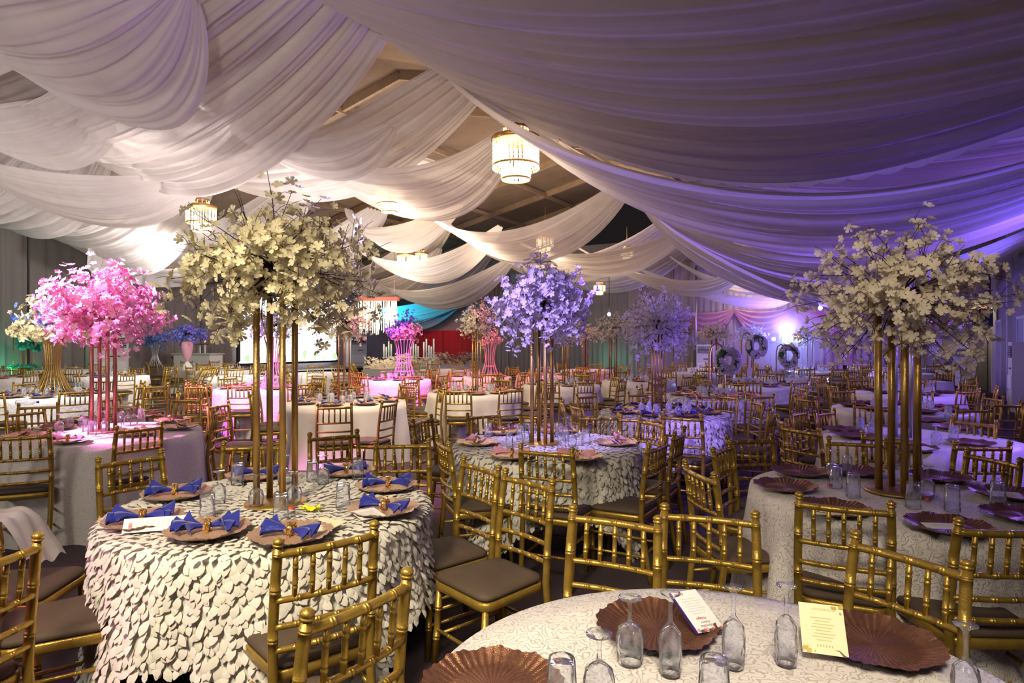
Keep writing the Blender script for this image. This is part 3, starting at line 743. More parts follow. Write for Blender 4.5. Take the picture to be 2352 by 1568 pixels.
# far chairs are a few pixels: frame and cushion only
def joined(P, keep, name, m):
    mb = MB()
    for nm, me in P:
        if keep(nm):
            mb.add([v.co.copy() for v in me.vertices], [list(p.vertices) for p in me.polygons])
    return mb.mesh(name, m)
CHAIR2 = [('frame', joined(CHAIR1, lambda n: n != 'cushion', 'chair_frame', GOLD)), ('cushion', [me for nm, me in CHAIR1 if nm == 'cushion'][0])]
LILACC = CHAIR0[1][1].copy(); LILACC.materials.clear(); LILACC.materials.append(LILAC)
N_CHAIR = [0]
def chair(x, y, rz, label, tilt=0.0, pale=False, group='gold bamboo style chairs', z=0.0):
    d = math.hypot(x, y)
    P = CHAIR0 if d < 6.3 else CHAIR1 if d < 10.6 else CHAIR2
    o = thing('banquet_chair', label, 'chair', (x, y, z), rz, group)
    if tilt: o.rotation_euler = (tilt, 0, rz)
    fin = None
    for nm, me in P:
        if nm == 'cushion' and pale: me = LILACC
        if nm == 'finial': part(nm, me, last)
        else:
            q = part(nm, me, o)
            if nm == 'back_post': last = q
    N_CHAIR[0] += 1
    return o
CHAIRS_XY = []
def chair_px(xl, yl, xr, yr, side, label, pale=False):
    """chair from the two tops of its back posts in the photograph; side +1: its front faces away from the camera"""
    L = at(xl, yl, .92); R_ = at(xr, yr, .92)
    c = (L + R_) / 2; d = (R_ - L).normalized()
    f = Vector((-d.y, d.x, 0)) * side
    o = c + f * .247
    CHAIRS_XY.append((o.x, o.y))
    return chair(o.x, o.y, math.atan2(-f.x, f.y), label, 0, pale)
# ------------------------------------------------------------------ tablecloths
ZT = 0.765
def cloth_fn(R, sq=None, ph=0.0, folds=11, amp=.05, flare=.07, hem=.755):
    """returns surf(theta, v): v 0..1 over the top, 1..2 down the skirt"""
    def surf(th, v):
        if v <= 1:
            r = R * v; z = ZT - .012 * max(0, (v - .93) / .07) ** 2
            return (r * math.cos(th), r * math.sin(th), z)
        D = hem
        if sq:
            half, a0 = sq
            rho = half / max(abs(math.cos(th - a0)), abs(math.sin(th - a0)))
            D = min(hem, rho - R)
        dr = (v - 1) * D
        fo = math.sin(folds * th + ph + 1.3 * math.sin(2 * th + ph)) + .4 * math.sin(2.3 * folds * th + 2 * ph)
        k = min(1, dr / .35)
        r = R + .006 + flare * dr + amp * k * fo * (dr / .7) ** .6
        if sq:
            r += .10 * (dr / .75) * max(0, D - .5)
        return (r * math.cos(th), r * math.sin(th), ZT - .012 - dr)
    return surf
def cloth_mesh(name, surf, material, nth=120, nsk=10):
    mb = MB()
    nv = 5 + nsk
    def fn(u, w_):
        v = (w_ * nv) / 5 if w_ * nv <= 5 else 1 + (w_ * nv - 5) / nsk
        return surf(u * 2 * PI, v)
    mb.grid(fn, nth, nv, 0, True, True)
    return mb.mesh(name, material)
PV = [(0, 0, 0), (-.011, .012, .003), (.011, .012, .003), (-.0165, .028, .006), (.0165, .028, .006), (0, .026, .009), (-.011, .043, .006), (.011, .043, .006), (0, .054, .003)]
PF = [(0, 2, 5, 1), (1, 5, 3), (2, 4, 5), (3, 5, 6), (5, 4, 7), (5, 7, 8, 6)]
def petal_cloth(o, surf, R, dens, scale, n_parts, pos):
    """rows of petals on the cloth; the ones the camera sees largest are parts"""
    Ms = []
    def frame(th, v, out, scl):
        p = Vector(surf(th, v)); q = Vector(surf(th, v + .02)); r_ = Vector(surf(th + .01, v))
        dn = (q - p).normalized(); tg = (r_ - p).normalized(); nm = tg.cross(dn).normalized()
        if nm.dot(Vector((math.cos(th), math.sin(th), .3))) < 0: nm.negate()
        a = rnd.gauss(0, .45)
        y = (dn * math.cos(a) + tg * math.sin(a)); y = (y + nm * (out + (rnd.uniform(-.10, .30) if v > 1 else rnd.uniform(-.06, .05)))).normalized()
        x = y.cross(nm).normalized(); z = x.cross(y)
        s_ = scl * rnd.uniform(.82, 1.15)
        M = Matrix((x * s_, y * s_, z * s_)).transposed().to_4x4(); M.translation = p + nm * .004
        return M
    v = 0.06
    step = .030 / dens
    while v < 1.0:
        n = max(6, int(2 * PI * R * v / (.031 / dens)))
        for k in range(n):
            Ms.append(frame(2 * PI * (k + rnd.random()) / n, v + rnd.uniform(-.01, .01), .06, scale * .9))
        v += step / R
    n = int(2 * PI * R / (.027 / dens))
    for k in range(n):
        th = 2 * PI * k / n
        D = ZT - .012 - surf(th, 2)[2]
        m = max(2, int(D / step))
        for j in range(m):
            Ms.append(frame(th + rnd.uniform(-.5, .5) * 2 * PI / n, 1 + (j + .2 + .6 * rnd.random()) / m * .985, .22, scale))
    A = np.array([np.array(M) for M in Ms])
    P = A[:, :3, 3] + np.array([pos[0], pos[1], 0]); nrm = A[:, :3, 2]
    toc = np.array([0, 0, HC]) - P; dist = np.linalg.norm(toc, axis=1)
    face = np.einsum('ij,ij->i', nrm, toc) / dist
    px = CX + P[:, 0] / P[:, 1] * F; py = YH + (HC - P[:, 2]) / P[:, 1] * F
    score = np.where((face > .25) & (px > 5) & (px < 2345) & (py < 1560), face / dist ** 2, -1)
    order = np.argsort(-score)
    k = min(n_parts, int((score > 0).sum()))
    if k:
        pm = piece_mesh('petal', PV, PF, PETALM)
        for i in order[:k]: part('petal', pm, o, Ms[i])
    rest = order[k:]
    part('petals', many('petals', PV, PF, A[rest], PETALM), o, None, 'stuff')
    return len(Ms)

# ------------------------------------------------------------------ tableware meshes
def charger_mesh(n, m, ridges=44):
    def fn(u, v):
        th = u * 2 * PI; r = v * .168
        z = .004 + (0 if v < .62 else .020 * ((v - .62) / .38) ** 1.5)
        rg = math.cos(ridges * th)
        z += .0016 * rg * min(1, v * 1.5) + (.004 * math.sin(9 * th) * max(0, v - .8) / .2 if v > .8 else 0)
        if v > .9: r += .0035 * math.cos(ridges / 2 * th) * (v - .9) / .1
        if .60 < v < .72: z -= .003
        return (r * math.cos(th), r * math.sin(th), z)
    mb = MB().grid(fn, n, m, 0, True, True)
    def fb(u, v):
        x, y, z = fn(u, 1 - v); return (x, y, z - .004 * (1 if v > 0 else 0))
    mb.grid(fb, n, max(3, m // 3), 0, True, True)
    return mb
CHG = {('B', 0): charger_mesh(176, 12).mesh('charger_plate', BRONZE), ('B', 1): charger_mesh(60, 7, 15).mesh('charger_plate', BRONZE),
       ('R', 0): charger_mesh(176, 12).mesh('charger_plate', ROSEGOLD), ('R', 1): charger_mesh(60, 7, 15).mesh('charger_plate', ROSEGOLD)}
def napkin_meshes(m, lod, seed, fan):
    r_ = random.Random(seed)
    mb = MB(); ns = 20 if lod == 0 else 8; nr = 6 if lod == 0 else 3
    for sx in (-1, 1):
        spread = r_.uniform(.85, 1.1) * fan; lift = r_.uniform(.03, .055); ph = r_.random() * 6; tip = r_.uniform(-.25, .25)
        Lx = .098 * r_.uniform(.9, 1.12)
        def fn(u, v, dz=0.0):
            a = (u - .5) * 2 * spread + tip * v
            r = .012 + Lx * v * (1 - .30 * abs(2 * u - 1) ** 2)
            pl = math.sin(u * 3.2 * PI * 2 + ph) * (.004 + .014 * v) + .010 * math.sin(u * 9 + ph * 2) * v
            w_ = .014 * (1 - v) + v
            q = r * math.sin(a * (.35 + .65 * v)) * w_
            x = sx * r * math.cos(a * (.35 + .65 * v)) + sx * .02 * v; y = .70 * q + pl * 1.3
            z = .028 * (1 - v) + v * (.010 + lift * .35 + .20 * (q + .10)) + pl * .9 + dz
            return (x, y, max(.009 + dz, z))
        mb.grid(fn, ns, nr)
        mb.grid(lambda u, v: fn(1 - u, v, -.006), ns, nr)
    ring = MB()
    nn = 14 if lod == 0 else 8
    def tor(u, v):
        a = u * 2 * PI; b = v * 2 * PI
        r = .022 + .004 * math.cos(b)
        return (.010 * math.sin(b), r * math.cos(a), .028 + r * math.sin(a))
    ring.grid(tor, nn, 6, 0, True, True)
    if lod == 0:
        for k in range(16):
            a = rnd.random() * 2 * PI; c = Vector((rnd.uniform(-.013, .013), .026 * math.cos(a), .028 + .026 * math.sin(a)))
            ring.box(c, (.009, .009, .009), 0)
        for t_ in (-.006, .006):
            ring.tube([(t_ + .006 * math.sin(3 * q), .028 * math.cos(q), .028 + .028 * math.sin(q)) for q in [2 * PI * k / 16 for k in range(17)]], .0022, 4)
    return mb.mesh('napkin', m), ring.mesh('napkin_ring', GOLDM)
NAP = {}
for nm, m in (('blue', BLUE), ('pink', PINK), ('coral', CORAL)):
    for lod in (0, 1):
        NAP[nm, lod] = [napkin_meshes(m, lod, 3 + k * 7, (.62, .75, 1.0)[k % 3]) for k in range(3 if lod == 0 else 2)]
def goblet_mesh(h, rb, n, m, flute=0):
    """stemmed glass standing upside down on its rim"""
    hb = h * .60
    out = [(rb * .86, 0), (rb * .97, hb * .35), (rb, hb * .62), (rb * .86, hb * .85), (rb * .45, hb * .98), (.006, hb * 1.06), (.0045, h * .78), (.006, h * .92), (rb * .45, h * .965), (rb * .82, h * .985), (rb * .84, h), (0.0005, h * 1.0)]
    inn = [(rb * .80, 0), (rb * .91, hb * .35), (rb * .94, hb * .62), (rb * .80, hb * .82), (rb * .4, hb * .94), (0.0005, hb * .98)]
    mb = MB(); mb.lathe(list(reversed(inn)) + out, n)
    return mb.mesh('goblet', m)
def tumbler_mesh(h, rb, n, m):
    out = [(rb, 0), (rb * .97, h * .3), (rb * .86, h * .93), (rb * .80, h), (0.0005, h)]
    inn = [(0.0005, h * .90), (rb * .74, h * .90), (rb * .90, h * .3), (rb * .94, 0)]
    return MB().lathe(inn + out, n).mesh('tumbler', m)
GOB0 = goblet_mesh(.165, .036, 28, GLASS); FLU0 = goblet_mesh(.20, .029, 28, GLASS); TUM0 = tumbler_mesh(.125, .036, 28, GLASS)
GOB1 = goblet_mesh(.165, .038, 10, GLASS2); TUM1 = tumbler_mesh(.125, .038, 10, GLASS2)
NG = [0, 0]
def put_glass(kind, x, y, tbl, near):
    c, phrase = tbl
    me = {('g', 1): GOB0, ('f', 1): FLU0, ('t', 1): TUM0, ('g', 0): GOB1, ('f', 0): GOB1, ('t', 0): TUM1}[kind, int(near)]
    nm = 'tumbler' if kind == 't' else 'goblet'
    base = {'g': 'upturned goblet', 'f': 'upturned flute', 't': 'upturned tumbler'}[kind]
    o = solo(nm, me, uniq(base, f"{sector(c, (x, y))} of pole on {phrase}"), 'glass', (x, y, ZT + .008), rnd.random() * 6, 'upturned glasses on the tables')
    NG[0] += 1
    return o
def put_plate(kind, x, y, tbl, near, nap=None, rz=None, tilt=0.0):
    c, phrase = tbl
    sec = sector(c, (x, y))
    o = solo('charger_plate', CHG[kind, 0 if near else 1], uniq({'B': 'bronze ruffled plate', 'R': 'rose gold ruffled plate'}[kind], f"{sec} of {phrase}"), 'plate', (x, y, ZT + .010), rnd.random() * 6, 'charger plates')
    if 'petal' in phrase: o.location.z += .010
    if tilt: o.rotation_euler = (tilt, 0, 0)
    if nap:
        ms = NAP[nap, 0 if near else 1]
        bm, rm = ms[rnd.randrange(len(ms))]
        if rz is None: rz = math.atan2(x - c[0], -(y - c[1])) + rnd.uniform(-.35, .35)
        q = solo('napkin', bm, uniq(f"{nap} bow napkin", f"{sec} of {phrase}"), 'napkin', (x + rnd.uniform(-.01, .01), y, o.location.z + .004), rz, 'napkin bows')
        part('napkin_ring', rm, q)
    return o

# ------------------------------------------------------------------ tall flower balls
BV = []; BF = []
for k in range(5):
    a = 2 * PI * k / 5; n0 = len(BV)
    def pp(r, da, z): return (r * math.cos(a + da), r * math.sin(a + da), z)
    BV += [(0, 0, 0), pp(.26, -.60, .08), pp(.36, 0, .05), pp(.26, .60, .08), pp(.48, -.44, .20), pp(.48, .44, .20), pp(.58, 0, .15)]
    BF += [(n0, n0 + 1, n0 + 2, n0 + 3), (n0 + 1, n0 + 4, n0 + 6, n0 + 2), (n0 + 3, n0 + 2, n0 + 6, n0 + 5)]
BV0 = list(BV); BF0 = list(BF)
# weld: the five petals share the heart so each blossom is one island
HEART = [i for i, p in enumerate(BV) if p == (0, 0, 0)]
BF = [tuple(0 if i in HEART else i for i in f) for f in BF]
BVS = [(0, 0, 0)]; BFS = []
for k in range(5):
    a = 2 * PI * k / 5; n0 = len(BVS)
    BVS += [(.36 * math.cos(a - .45), .36 * math.sin(a - .45), .1), (.54 * math.cos(a), .54 * math.sin(a), .2), (.36 * math.cos(a + .45), .36 * math.sin(a + .45), .1)]
    BFS.append((0, n0, n0 + 1, n0 + 2))
def rotm(zdir, spin):
    z = Vector(zdir).normalized(); x = z.orthogonal().normalized(); y = z.cross(x)
    c, s_ = math.cos(spin), math.sin(spin)
    return Matrix((x * c + y * s_, y * c - x * s_, z)).transposed()
def blossom_ball(o, cz, rx, rz_up, rz_dn, n_br, n_bl, size, mats, pick=None, n_parts=0, seed=1, spikes=4, heart=.16):
    """branches bursting from a heart, blossoms along them"""
    r_ = random.Random(seed)
    br = MB(); Ms = []; mi = []
    C = Vector((0, 0, cz))
    for k in range(n_br):
        u = (k + .5) / n_br; el = math.asin(1 - 1.84 * u) ; az = k * 2.39996 + r_.uniform(-.25, .25)
        d = Vector((math.cos(el) * math.cos(az), math.cos(el) * math.sin(az), math.sin(el)))
        L = r_.uniform(.74, 1.10) * (1.16 if k < spikes else 1)
        E = Vector((d.x * rx, d.y * rx, d.z * (rz_up if d.z > 0 else rz_dn))) * L
        side = Vector((r_.gauss(0, 1), r_.gauss(0, 1), r_.gauss(0, .7))) * .10 * rx
        pts = [C + E * q + side * math.sin(q * PI) + Vector((0, 0, -.10 * rx * q * q)) for q in (.05, .35, .65, 1.0)]
        br.tube(pts, [.0045, .0035, .0025, .0015], 3)
        for q in range(3):       # twigs
            b0 = pts[1].lerp(pts[3], r_.uniform(.2, .95)); e = b0 + (d + Vector((r_.gauss(0, .7), r_.gauss(0, .7), r_.gauss(0, .7)))).normalized() * rx * r_.uniform(.12, .24)
            br.tube([b0, b0.lerp(e, .5) + Vector((0, 0, .01)), e], [.002, .0016, .0012], 3)
        m = n_bl // n_br
        if k % 5 == 2: m //= 3
        for j in range(m):
            q = heart * 1.5 + (1 - heart * 1.5) * r_.random() ** .75
            seg = min(2, int(max(0, q - .05) / .95 * 3)); f_ = max(0, min(1, (q - (.05, .35, .65)[seg]) / (.30, .30, .35)[seg]))
            p = pts[seg].lerp(pts[seg + 1], f_) + Vector((r_.gauss(0, 1), r_.gauss(0, 1), r_.gauss(0, 1))) * .058 * rx * (.6 + q * .5)
            nz = ((p - C).normalized() + Vector((r_.gauss(0, .55), r_.gauss(0, .55), r_.gauss(0, .55)))).normalized()
            M = (rotm(nz, r_.random() * 6) * (size * r_.uniform(.75, 1.2))).to_4x4(); M.translation = p
            Ms.append(M); mi.append(pick(p - C, r_) if pick else 0)
    part('branches', br.mesh('branches', BARK), o, None, 'stuff')
    A = np.array([np.array(M) for M in Ms]); mi = np.array(mi)
    idx = np.arange(len(Ms))
    if n_parts:
        P = A[:, :3, 3] + np.array(o.location)
        score = -np.linalg.norm(P - np.array([0, 0, HC]), axis=1) + .1 * nrs.rand(len(Ms))
        order = np.argsort(-score); pm = [piece_mesh('blossom', BV, BF, m) for m in mats]
        for i in order[:n_parts]: part('blossom', pm[mi[i]], o, Ms[i])
        idx = order[n_parts:]
    bv, bf = (BV, BF) if size > .05 or n_parts else (BVS, BFS)
    part('blossoms', many('blossoms', bv, bf, A[idx], mats, True, mi[idx]), o, None, 'stuff')
def pole_stand(o, z0, z1, offs, r, pm, base_r, lean=.0):
    for (x, y) in offs:
        part('pole', MB().rod((x, y, z0 + .008), (x * (1 - lean), y * (1 - lean), z1), [(0, r), (1, r)], 10).mesh('pole', pm), o)
    part('base_disc', MB().lathe([(0.001, z0 + .012), (base_r * .97, z0 + .012), (base_r, z0 + .008), (base_r, z0), (0.001, z0)], 40).mesh('base_disc', pm), o)
# ------------------------------------------------------------------ the tables, from the camera outwards
def T(x, y): return Vector((x, y, 0))
TBL = {   # centre, radius, phrase, cloth, napkin, charger, set places, centrepiece
 'T0': (T(.505, 1.42), .73, 'the nearest damask table', 'damask'),
 'T1': (T(-1.20, 3.2), .775, 'the front petal table', 'petal'),
 'T2': (T(.27, 5.03), .74, 'the violet lit petal table', 'petal'),
 'T3': (T(2.11, 3.45), .76, 'the damask table under ivory blossoms', 'damask'),
 'T4': (T(-3.7, 5.72), .80, 'the cream table under pink blossoms', 'damask2'),
 'T5': (T(3.45, 5.35), .76, 'the violet lit satin table', 'satin'),
 'T6': (T(-2.25, 8.55), .80, 'the satin table under peach blossoms', 'satin'),
 'T7': (T(-.60, 10.1), .74, 'the satin table under half pink blossoms', 'satin'),
 'T8': (T(.92, 11.8), .72, 'the satin table behind violet blossoms', 'satin'),
 'T9': (T(1.72, 7.2), .72, 'the petal table under lilac blossoms', 'petal'),
 'T10': (T(2.98, 9.25), .74, 'the petal table with hoop wreath', 'petal'),
 'T11': (T(4.6, 11.7), .74, 'the table with second hoop wreath', 'rosette'),
 'T12': (T(-2.45, 13.4), .72, 'the magenta table with the pink wire vase', 'rosette'),
 'T13': (T(-4.35, 11.0), .78, 'the purple lit table behind gold poles', 'rosette'),
 'T14': (T(-7.0, 9.6), .80, 'the cream table with the gold wire vase', 'rosette'),
 'T15': (T(-11.4, 13.9), .78, 'the white table at the far left edge', 'rosette'),
 'T16': (T(-9.3, 14.6), .80, 'the white table behind pink blossoms', 'rosette'),
 'T17': (T(-7.9, 17.5), .78, 'the white table below the laptop desk', 'rosette'),
 'T18': (T(-.75, 14.4), .74, 'the pink lit table before the red curtain', 'rosette'),
 'T19': (T(.85, 15.3), .74, 'the pink lit table in the far middle', 'satin'),
 'T20': (T(2.62, 13.1), .74, 'the coral napkin table behind lilac blossoms', 'satin'),
 'T21': (T(4.45, 16.0), .74, 'the table below the far greyish blossoms', 'satin'),
 'T22': (T(4.75, 7.7), .76, 'the second table along right wall', 'satin'),
 'T23': (T(6.25, 10.0), .76, 'the third table along right wall', 'satin'),
 'T24': (T(6.3, 14.3), .76, 'the table with third hoop wreath', 'rosette'),
 'T25': (T(8.1, 12.9), .76, 'the fourth table along right wall', 'satin'),
 'T26': (T(7.9, 16.6), .76, 'the sparkling table before the blue lamp', 'satin'),
 'T27': (T(-4.9, 16.0), .76, 'the tipped chair table before the stage', 'rosette'),
 'T28': (T(-6.1, 14.4), .76, 'the tipped chair table near pink blossoms', 'rosette'),
 'T29': (T(-1.9, 17.6), .76, 'the tipped chair table beside the flower bed', 'rosette'),
 'T30': (T(-12.4, 17.4), .78, 'the far table in green light', 'satin'),
 'T31': (T(-9.9, 19.6), .78, 'the far table near the silver vase', 'satin'),
 'T32': (T(2.1, 17.6), .74, 'the far red lit table', 'satin'),
 'T33': (T(9.8, 15.8), .76, 'the fifth table along right wall', 'satin'),
 'T34': (T(5.9, 18.6), .74, 'the farthest table by air conditioner', 'satin'),
 'T35': (T(11.5, 18.6), .76, 'the last table in right corner', 'satin'),
}
CM = {'damask': DAMASK, 'damask2': DAMASK2, 'satin': SATIN, 'rosette': ROSETTE, 'petal': PBASE}
CD = {'damask': 'rose lace damask cloth', 'damask2': 'cream damask cloth', 'satin': 'smooth cream satin cloth', 'rosette': 'white rosette textured cloth', 'petal': 'ivory cloth sewn all over with petals'}
SQ = {'T1': (1.19, math.radians(-99)), 'T2': (1.10, math.radians(-82)), 'T9': (1.06, math.radians(-60)), 'T10': (1.06, math.radians(-75))}
SURF = {}
for i, (k, (c, R, phr, ty)) in enumerate(TBL.items()):
    far = c.y > 12
    if ty == 'petal':
        half, a0 = SQ[k]
        surf = cloth_fn(R - .02, (half, a0), i * 1.7, 9, .030, .05, .745)
    elif ty == 'rosette':
        surf = cloth_fn(R, None, i * 1.7, 9, .02, .08)
    else:
        surf = cloth_fn(R, None, i * 1.7, 10 if k != 'T0' else 9, .045, .09)
    SURF[k] = surf
    o = solo('tablecloth', cloth_mesh('tablecloth', surf, CM[ty], 64 if far else 132, 6 if far else 10), f"{CD[ty]} over {phr}".replace('over the nearest damask table', 'over the table nearest the camera'), 'tablecloth', c, 0, 'round banquet tablecloths')
    if ty == 'petal':
        dens, scl, npart = {'T1': (1.0, 1.0, 300), 'T2': (.92, 1.08, 300), 'T9': (.75, 1.3, 0), 'T10': (.62, 1.55, 0)}[k]
        petal_cloth(o, surf, R, dens, scl, npart, c)
        rt = thing('round_table', f"folding round table mostly hidden beneath {phr}".replace('beneath the', 'beneath the cloth of the'), 'table', c)
        part('table_top', MB().lathe([(.001, .728), (R - .05, .728), (R - .05, .748), (.001, .748)], 40).mesh('table_top', BEAMM), rt)
        for q in range(4):
            a = a0 + PI / 4 + q * PI / 2
            part('leg', MB().rod((.5 * math.cos(a), .5 * math.sin(a), .728), (.56 * math.cos(a), .56 * math.sin(a), 0), [(0, .014), (1, .014)], 8).mesh('leg', BLACKM), rt)

# ------------------------------------------------------------------ chairs seen close enough to place one by one
G = 'gold chair'
for a in [
 (633, 1238, 865, 1195, 1, 'gold chair with its back to the camera against the front petal table'),
 (690, 1405, 945, 1300, 1, 'gold chair turned away between the front petal table and the nearest table'),
 (-185, 1307, 92, 1222, 1, 'gold chair with pinkish seat at the lower left corner of the scene'),
 (225, 1050, 372, 1030, -1, 'gold chair tucked between the front petal table and the cream table'),
 (263, 978, 376, 966, 1, 'gold chair seen from behind at the near right of the cream table'),
 (-12, 992, 105, 986, 1, 'gold chair seen from behind on the near side of the cream table'),
 (519, 1013, 634, 1011, -1, 'gold chair on the far side of the front petal table behind the poles'),
 (712, 993, 820, 985, -1, 'gold chair on the far side of the front petal table, middle one'),
 (868, 1009, 981, 1007, -1, 'gold chair at the far right of the front petal table'),
 (730, 926, 806, 924, 1, 'gold chair on the near side of the satin table under peach blossoms'),
 (865, 925, 922, 914, 1, 'gold chair at the near right of the satin table under peach blossoms'),
 (1004, 997, 1033, 1016, 1, 'dark gold chair side on at the left of the violet lit petal table'),
 (1064, 1046, 1147, 1069, -1, 'gold chair with its seat turned to the front petal table'),
 (1160, 1075, 1270, 1101, -1, 'gold chair with broad brown seat fully turned towards the camera'),
 (1192, 1018, 1318, 1027, 1, 'dark gold chair on the near side of the violet lit petal table'),
 (1482, 1022, 1536, 1000, 1, 'dark gold chair at the right of the violet lit petal table'),
 (1543, 995, 1577, 975, 1, 'second dark gold chair at the right of the violet lit petal table'),
 (1072, 948, 1148, 942, -1, 'gold chair on the far side of the violet lit petal table'),
 (951, 961, 990, 951, -1, 'small violet tinged chair at the far left of the violet lit petal table'),
 (1340, 948, 1415, 948, 1, 'chair behind the violet lit petal table, leftmost of four backs'),
 (1436, 951, 1507, 953, 1, 'chair on the near side of the lilac blossom table, left of its poles'),
 (1461, 953, 1534, 967, -1, 'chair facing the violet lit petal table below the lilac blossom poles'),
 (1526, 946, 1609, 951, 1, 'chair on the near side of the lilac blossom table, right of its poles'),
 (1578, 1056, 1638, 1083, 1, 'curved gold chair at the left of the ivory blossom damask table'),
 (1631, 1030, 1684, 1008, -1, 'dark chair just behind the curved gold chair on the aisle'),
 (1678, 999, 1768, 996, -1, 'dark violet chair at the far left of the ivory blossom damask table'),
 (1800, 970, 1883, 983, 1, 'violet chair with pale seat at the left of the violet satin table', True),
 (1785, 950, 1808, 962, 1, 'violet chair seen edge on left of the pale seated one'),
 (1812, 944, 1858, 936, -1, 'dark chair at the far left of the violet satin table'),
 (1863, 943, 1925, 936, -1, 'dark chair on the far side of the violet satin table'),
 (1908, 1001, 2030, 1007, -1, 'chair on the far side of the ivory blossom damask table'),
 (1983, 989, 2108, 1001, 1, 'chair on the near side of the violet satin table behind the poles'),
 (2193, 1011, 2321, 1012, 1, 'dark chair at the near right of the violet satin table'),
 (2216, 1026, 2352, 1053, -1, 'bright gold chair at the right of the ivory blossom damask table'),
 (2187, 954, 2290, 965, -1, 'pale violet chair on the far right of the violet satin table'),
 (1832, 1130, 2051, 1151, 1, 'brown gold chair on the near side of the ivory blossom damask table'),
 (1948, 1214, 2243, 1293, -1, 'bright gold chair at the right of the nearest table'),
 (2204, 1189, 2420, 1192, 1, 'brown gold chair cut by the right edge of the scene'),
 (1311, 1159, 1517, 1186, -1, 'bright gold chair on the far side of the nearest table, left of two'),
 (1523, 1156, 1739, 1174, -1, 'bright gold chair on the far side of the nearest table, right of two'),
 (480, 926, 521, 920, -1, 'gold chair at the far right of the cream table'),
 (397, 911, 459, 911, -1, 'gold chair on the far side of the cream table beside the copper poles'),
 (486, 944, 503, 930, 1, 'gold chair pushed in side on at the right of the cream table'),
 (54, 926, 122, 924, -1, 'copper tinged chair on the far side of the cream table'),
 (209, 914, 292, 904, -1, 'copper tinged chair behind the copper poles of the cream table'),
 (-22, 1150, -62, 1217, 1, 'gold chair out at the left edge whose seat shows beside the petal table'),
]:
    chair_px(*a[:6], pale=(len(a) > 6))
chair(-2.30, 2.95, -PI / 2 + .1, 'gold chair at the left edge whose rounded seat shows on the floor side')
# the ring of seats about each farther table
def ring(k, angles, rad=.14, tilts=()):
    c, R, phr, ty = TBL[k]
    for j, a in enumerate(angles):
        th = math.radians(a) + rnd.uniform(-.07, .07)
        r = R + rad + rnd.uniform(-.04, .16)
        x, y = c.x + r * math.cos(th), c.y + r * math.sin(th)
        if any(math.hypot(x - q[0], y - q[1]) < .42 for q in CHAIRS_XY): continue
        if k in ('T27', 'T28', 'T29') :
            rr = R + .42; x, y = c.x + rr * math.cos(th), c.y + rr * math.sin(th)
            chair(x, y, math.atan2(-(c.x - x), c.y - y), uniq('tipped gold chair', f"at {sector(c, (x, y))} of {phr}"), -.62, z=.10)
        else:
            chair(x, y, math.atan2(-(c.x - x), c.y - y) + rnd.uniform(-.22, .22), uniq(rnd.choice([G]), f"at {sector(c, (x, y))} of {phr}"))
        CHAIRS_XY.append((x, y))
A8 = [0, 45, 90, 135, 180, 225, 270, 315]
ring('T4', [150, 180, 215, 120]); ring('T6', [20, 60, 100, 140, 180, 205]); ring('T7', [-100, -60, -20, 25, 70, 110, 150, 190, 225])
ring('T8', [-110, -75, -30, 20, 60, 120, 160, 200]); ring('T9', [0, 35, -40, 90, 130, 170, 205]); ring('T10', [-110, -75, -45, 0, 60, 120, 170, 210])
for k in ('T11', 'T12', 'T13', 'T14', 'T15', 'T16', 'T17', 'T18', 'T19', 'T20', 'T21', 'T22', 'T23', 'T24', 'T25', 'T26', 'T27', 'T28', 'T29', 'T30', 'T31', 'T32', 'T33', 'T34', 'T35'):
    a0 = rnd.uniform(0, 40)
    ring(k, [a + a0 for a in (A8 if k not in ('T27', 'T28', 'T29') else [200, 240, 280, 320, 0, 160])])
for i, (px, py, rz) in enumerate(((2310, 925, 2.6), (1960, 868, 2.2), (340, 880, 1.0), (362, 897, 2.0), (450, 880, .6), (488, 880, -.5))):
    p = at(px, py, .92)
    chair(p.x, p.y, rz, ['gold chair standing loose near the right wall', 'dark chair standing loose in the dim aisle', 'loose gold chair behind the copper poles, left of a pair', 'loose gold chair behind the copper poles, right of a pair', 'loose gold chair near the tipped chairs, left one', 'loose gold chair near the tipped chairs, right one'][i])
TB = {k: (v[0], v[2]) for k, v in TBL.items()}

# ------------------------------------------------------------------ place settings placed from the photograph
def plates(k, kind, pts, near, nap=None):
    for p in pts:
        q = at(p[0], p[1], ZT + .01); put_plate(kind, q.x, q.y, TB[k], near, nap, None if len(p) < 3 else p[2], 0)
plates('T1', 'R', [(477, 1228, .35), (330, 1205, .3), (405, 1142, .25), (588, 1098, .2), (797, 1090, .5), (888, 1124, .1), (880, 1178, -.35), (668, 1238, -.2)], True, 'blue')
plates('T0', 'B', [(1507, 1447), (2007, 1482), (1130, 1588)], True)
plates('T3', 'B', [(1804, 1120), (1838, 1087), (1962, 1086), (2158, 1100), (1912, 1172), (2178, 1212), (2350, 1188), (2312, 1138)], True)
plates('T2', 'R', [(1097, 1022), (1152, 997), (1280, 994), (1415, 1022), (1175, 1051), (1328, 1055)], True, 'pink')
plates('T4', 'R', [(155, 1014), (60, 1003), (125, 984), (396, 967), (411, 983), (316, 997), (215, 966), (330, 957)], True, 'pink')
plates('T5', 'B', [(1935, 988), (1965, 1003), (2098, 1031), (2130, 968), (2190, 985), (2230, 1020)], False)
def auto_set(k, kind, nap, n=8, near=False, a0=0.3):
    c, R, phr, ty = TBL[k]
    for j in range(n):
        a = a0 + 2 * PI * j / n; r = R - .235
        put_plate(kind, c.x + r * math.cos(a), c.y + r * math.sin(a), TB[k], near, nap)
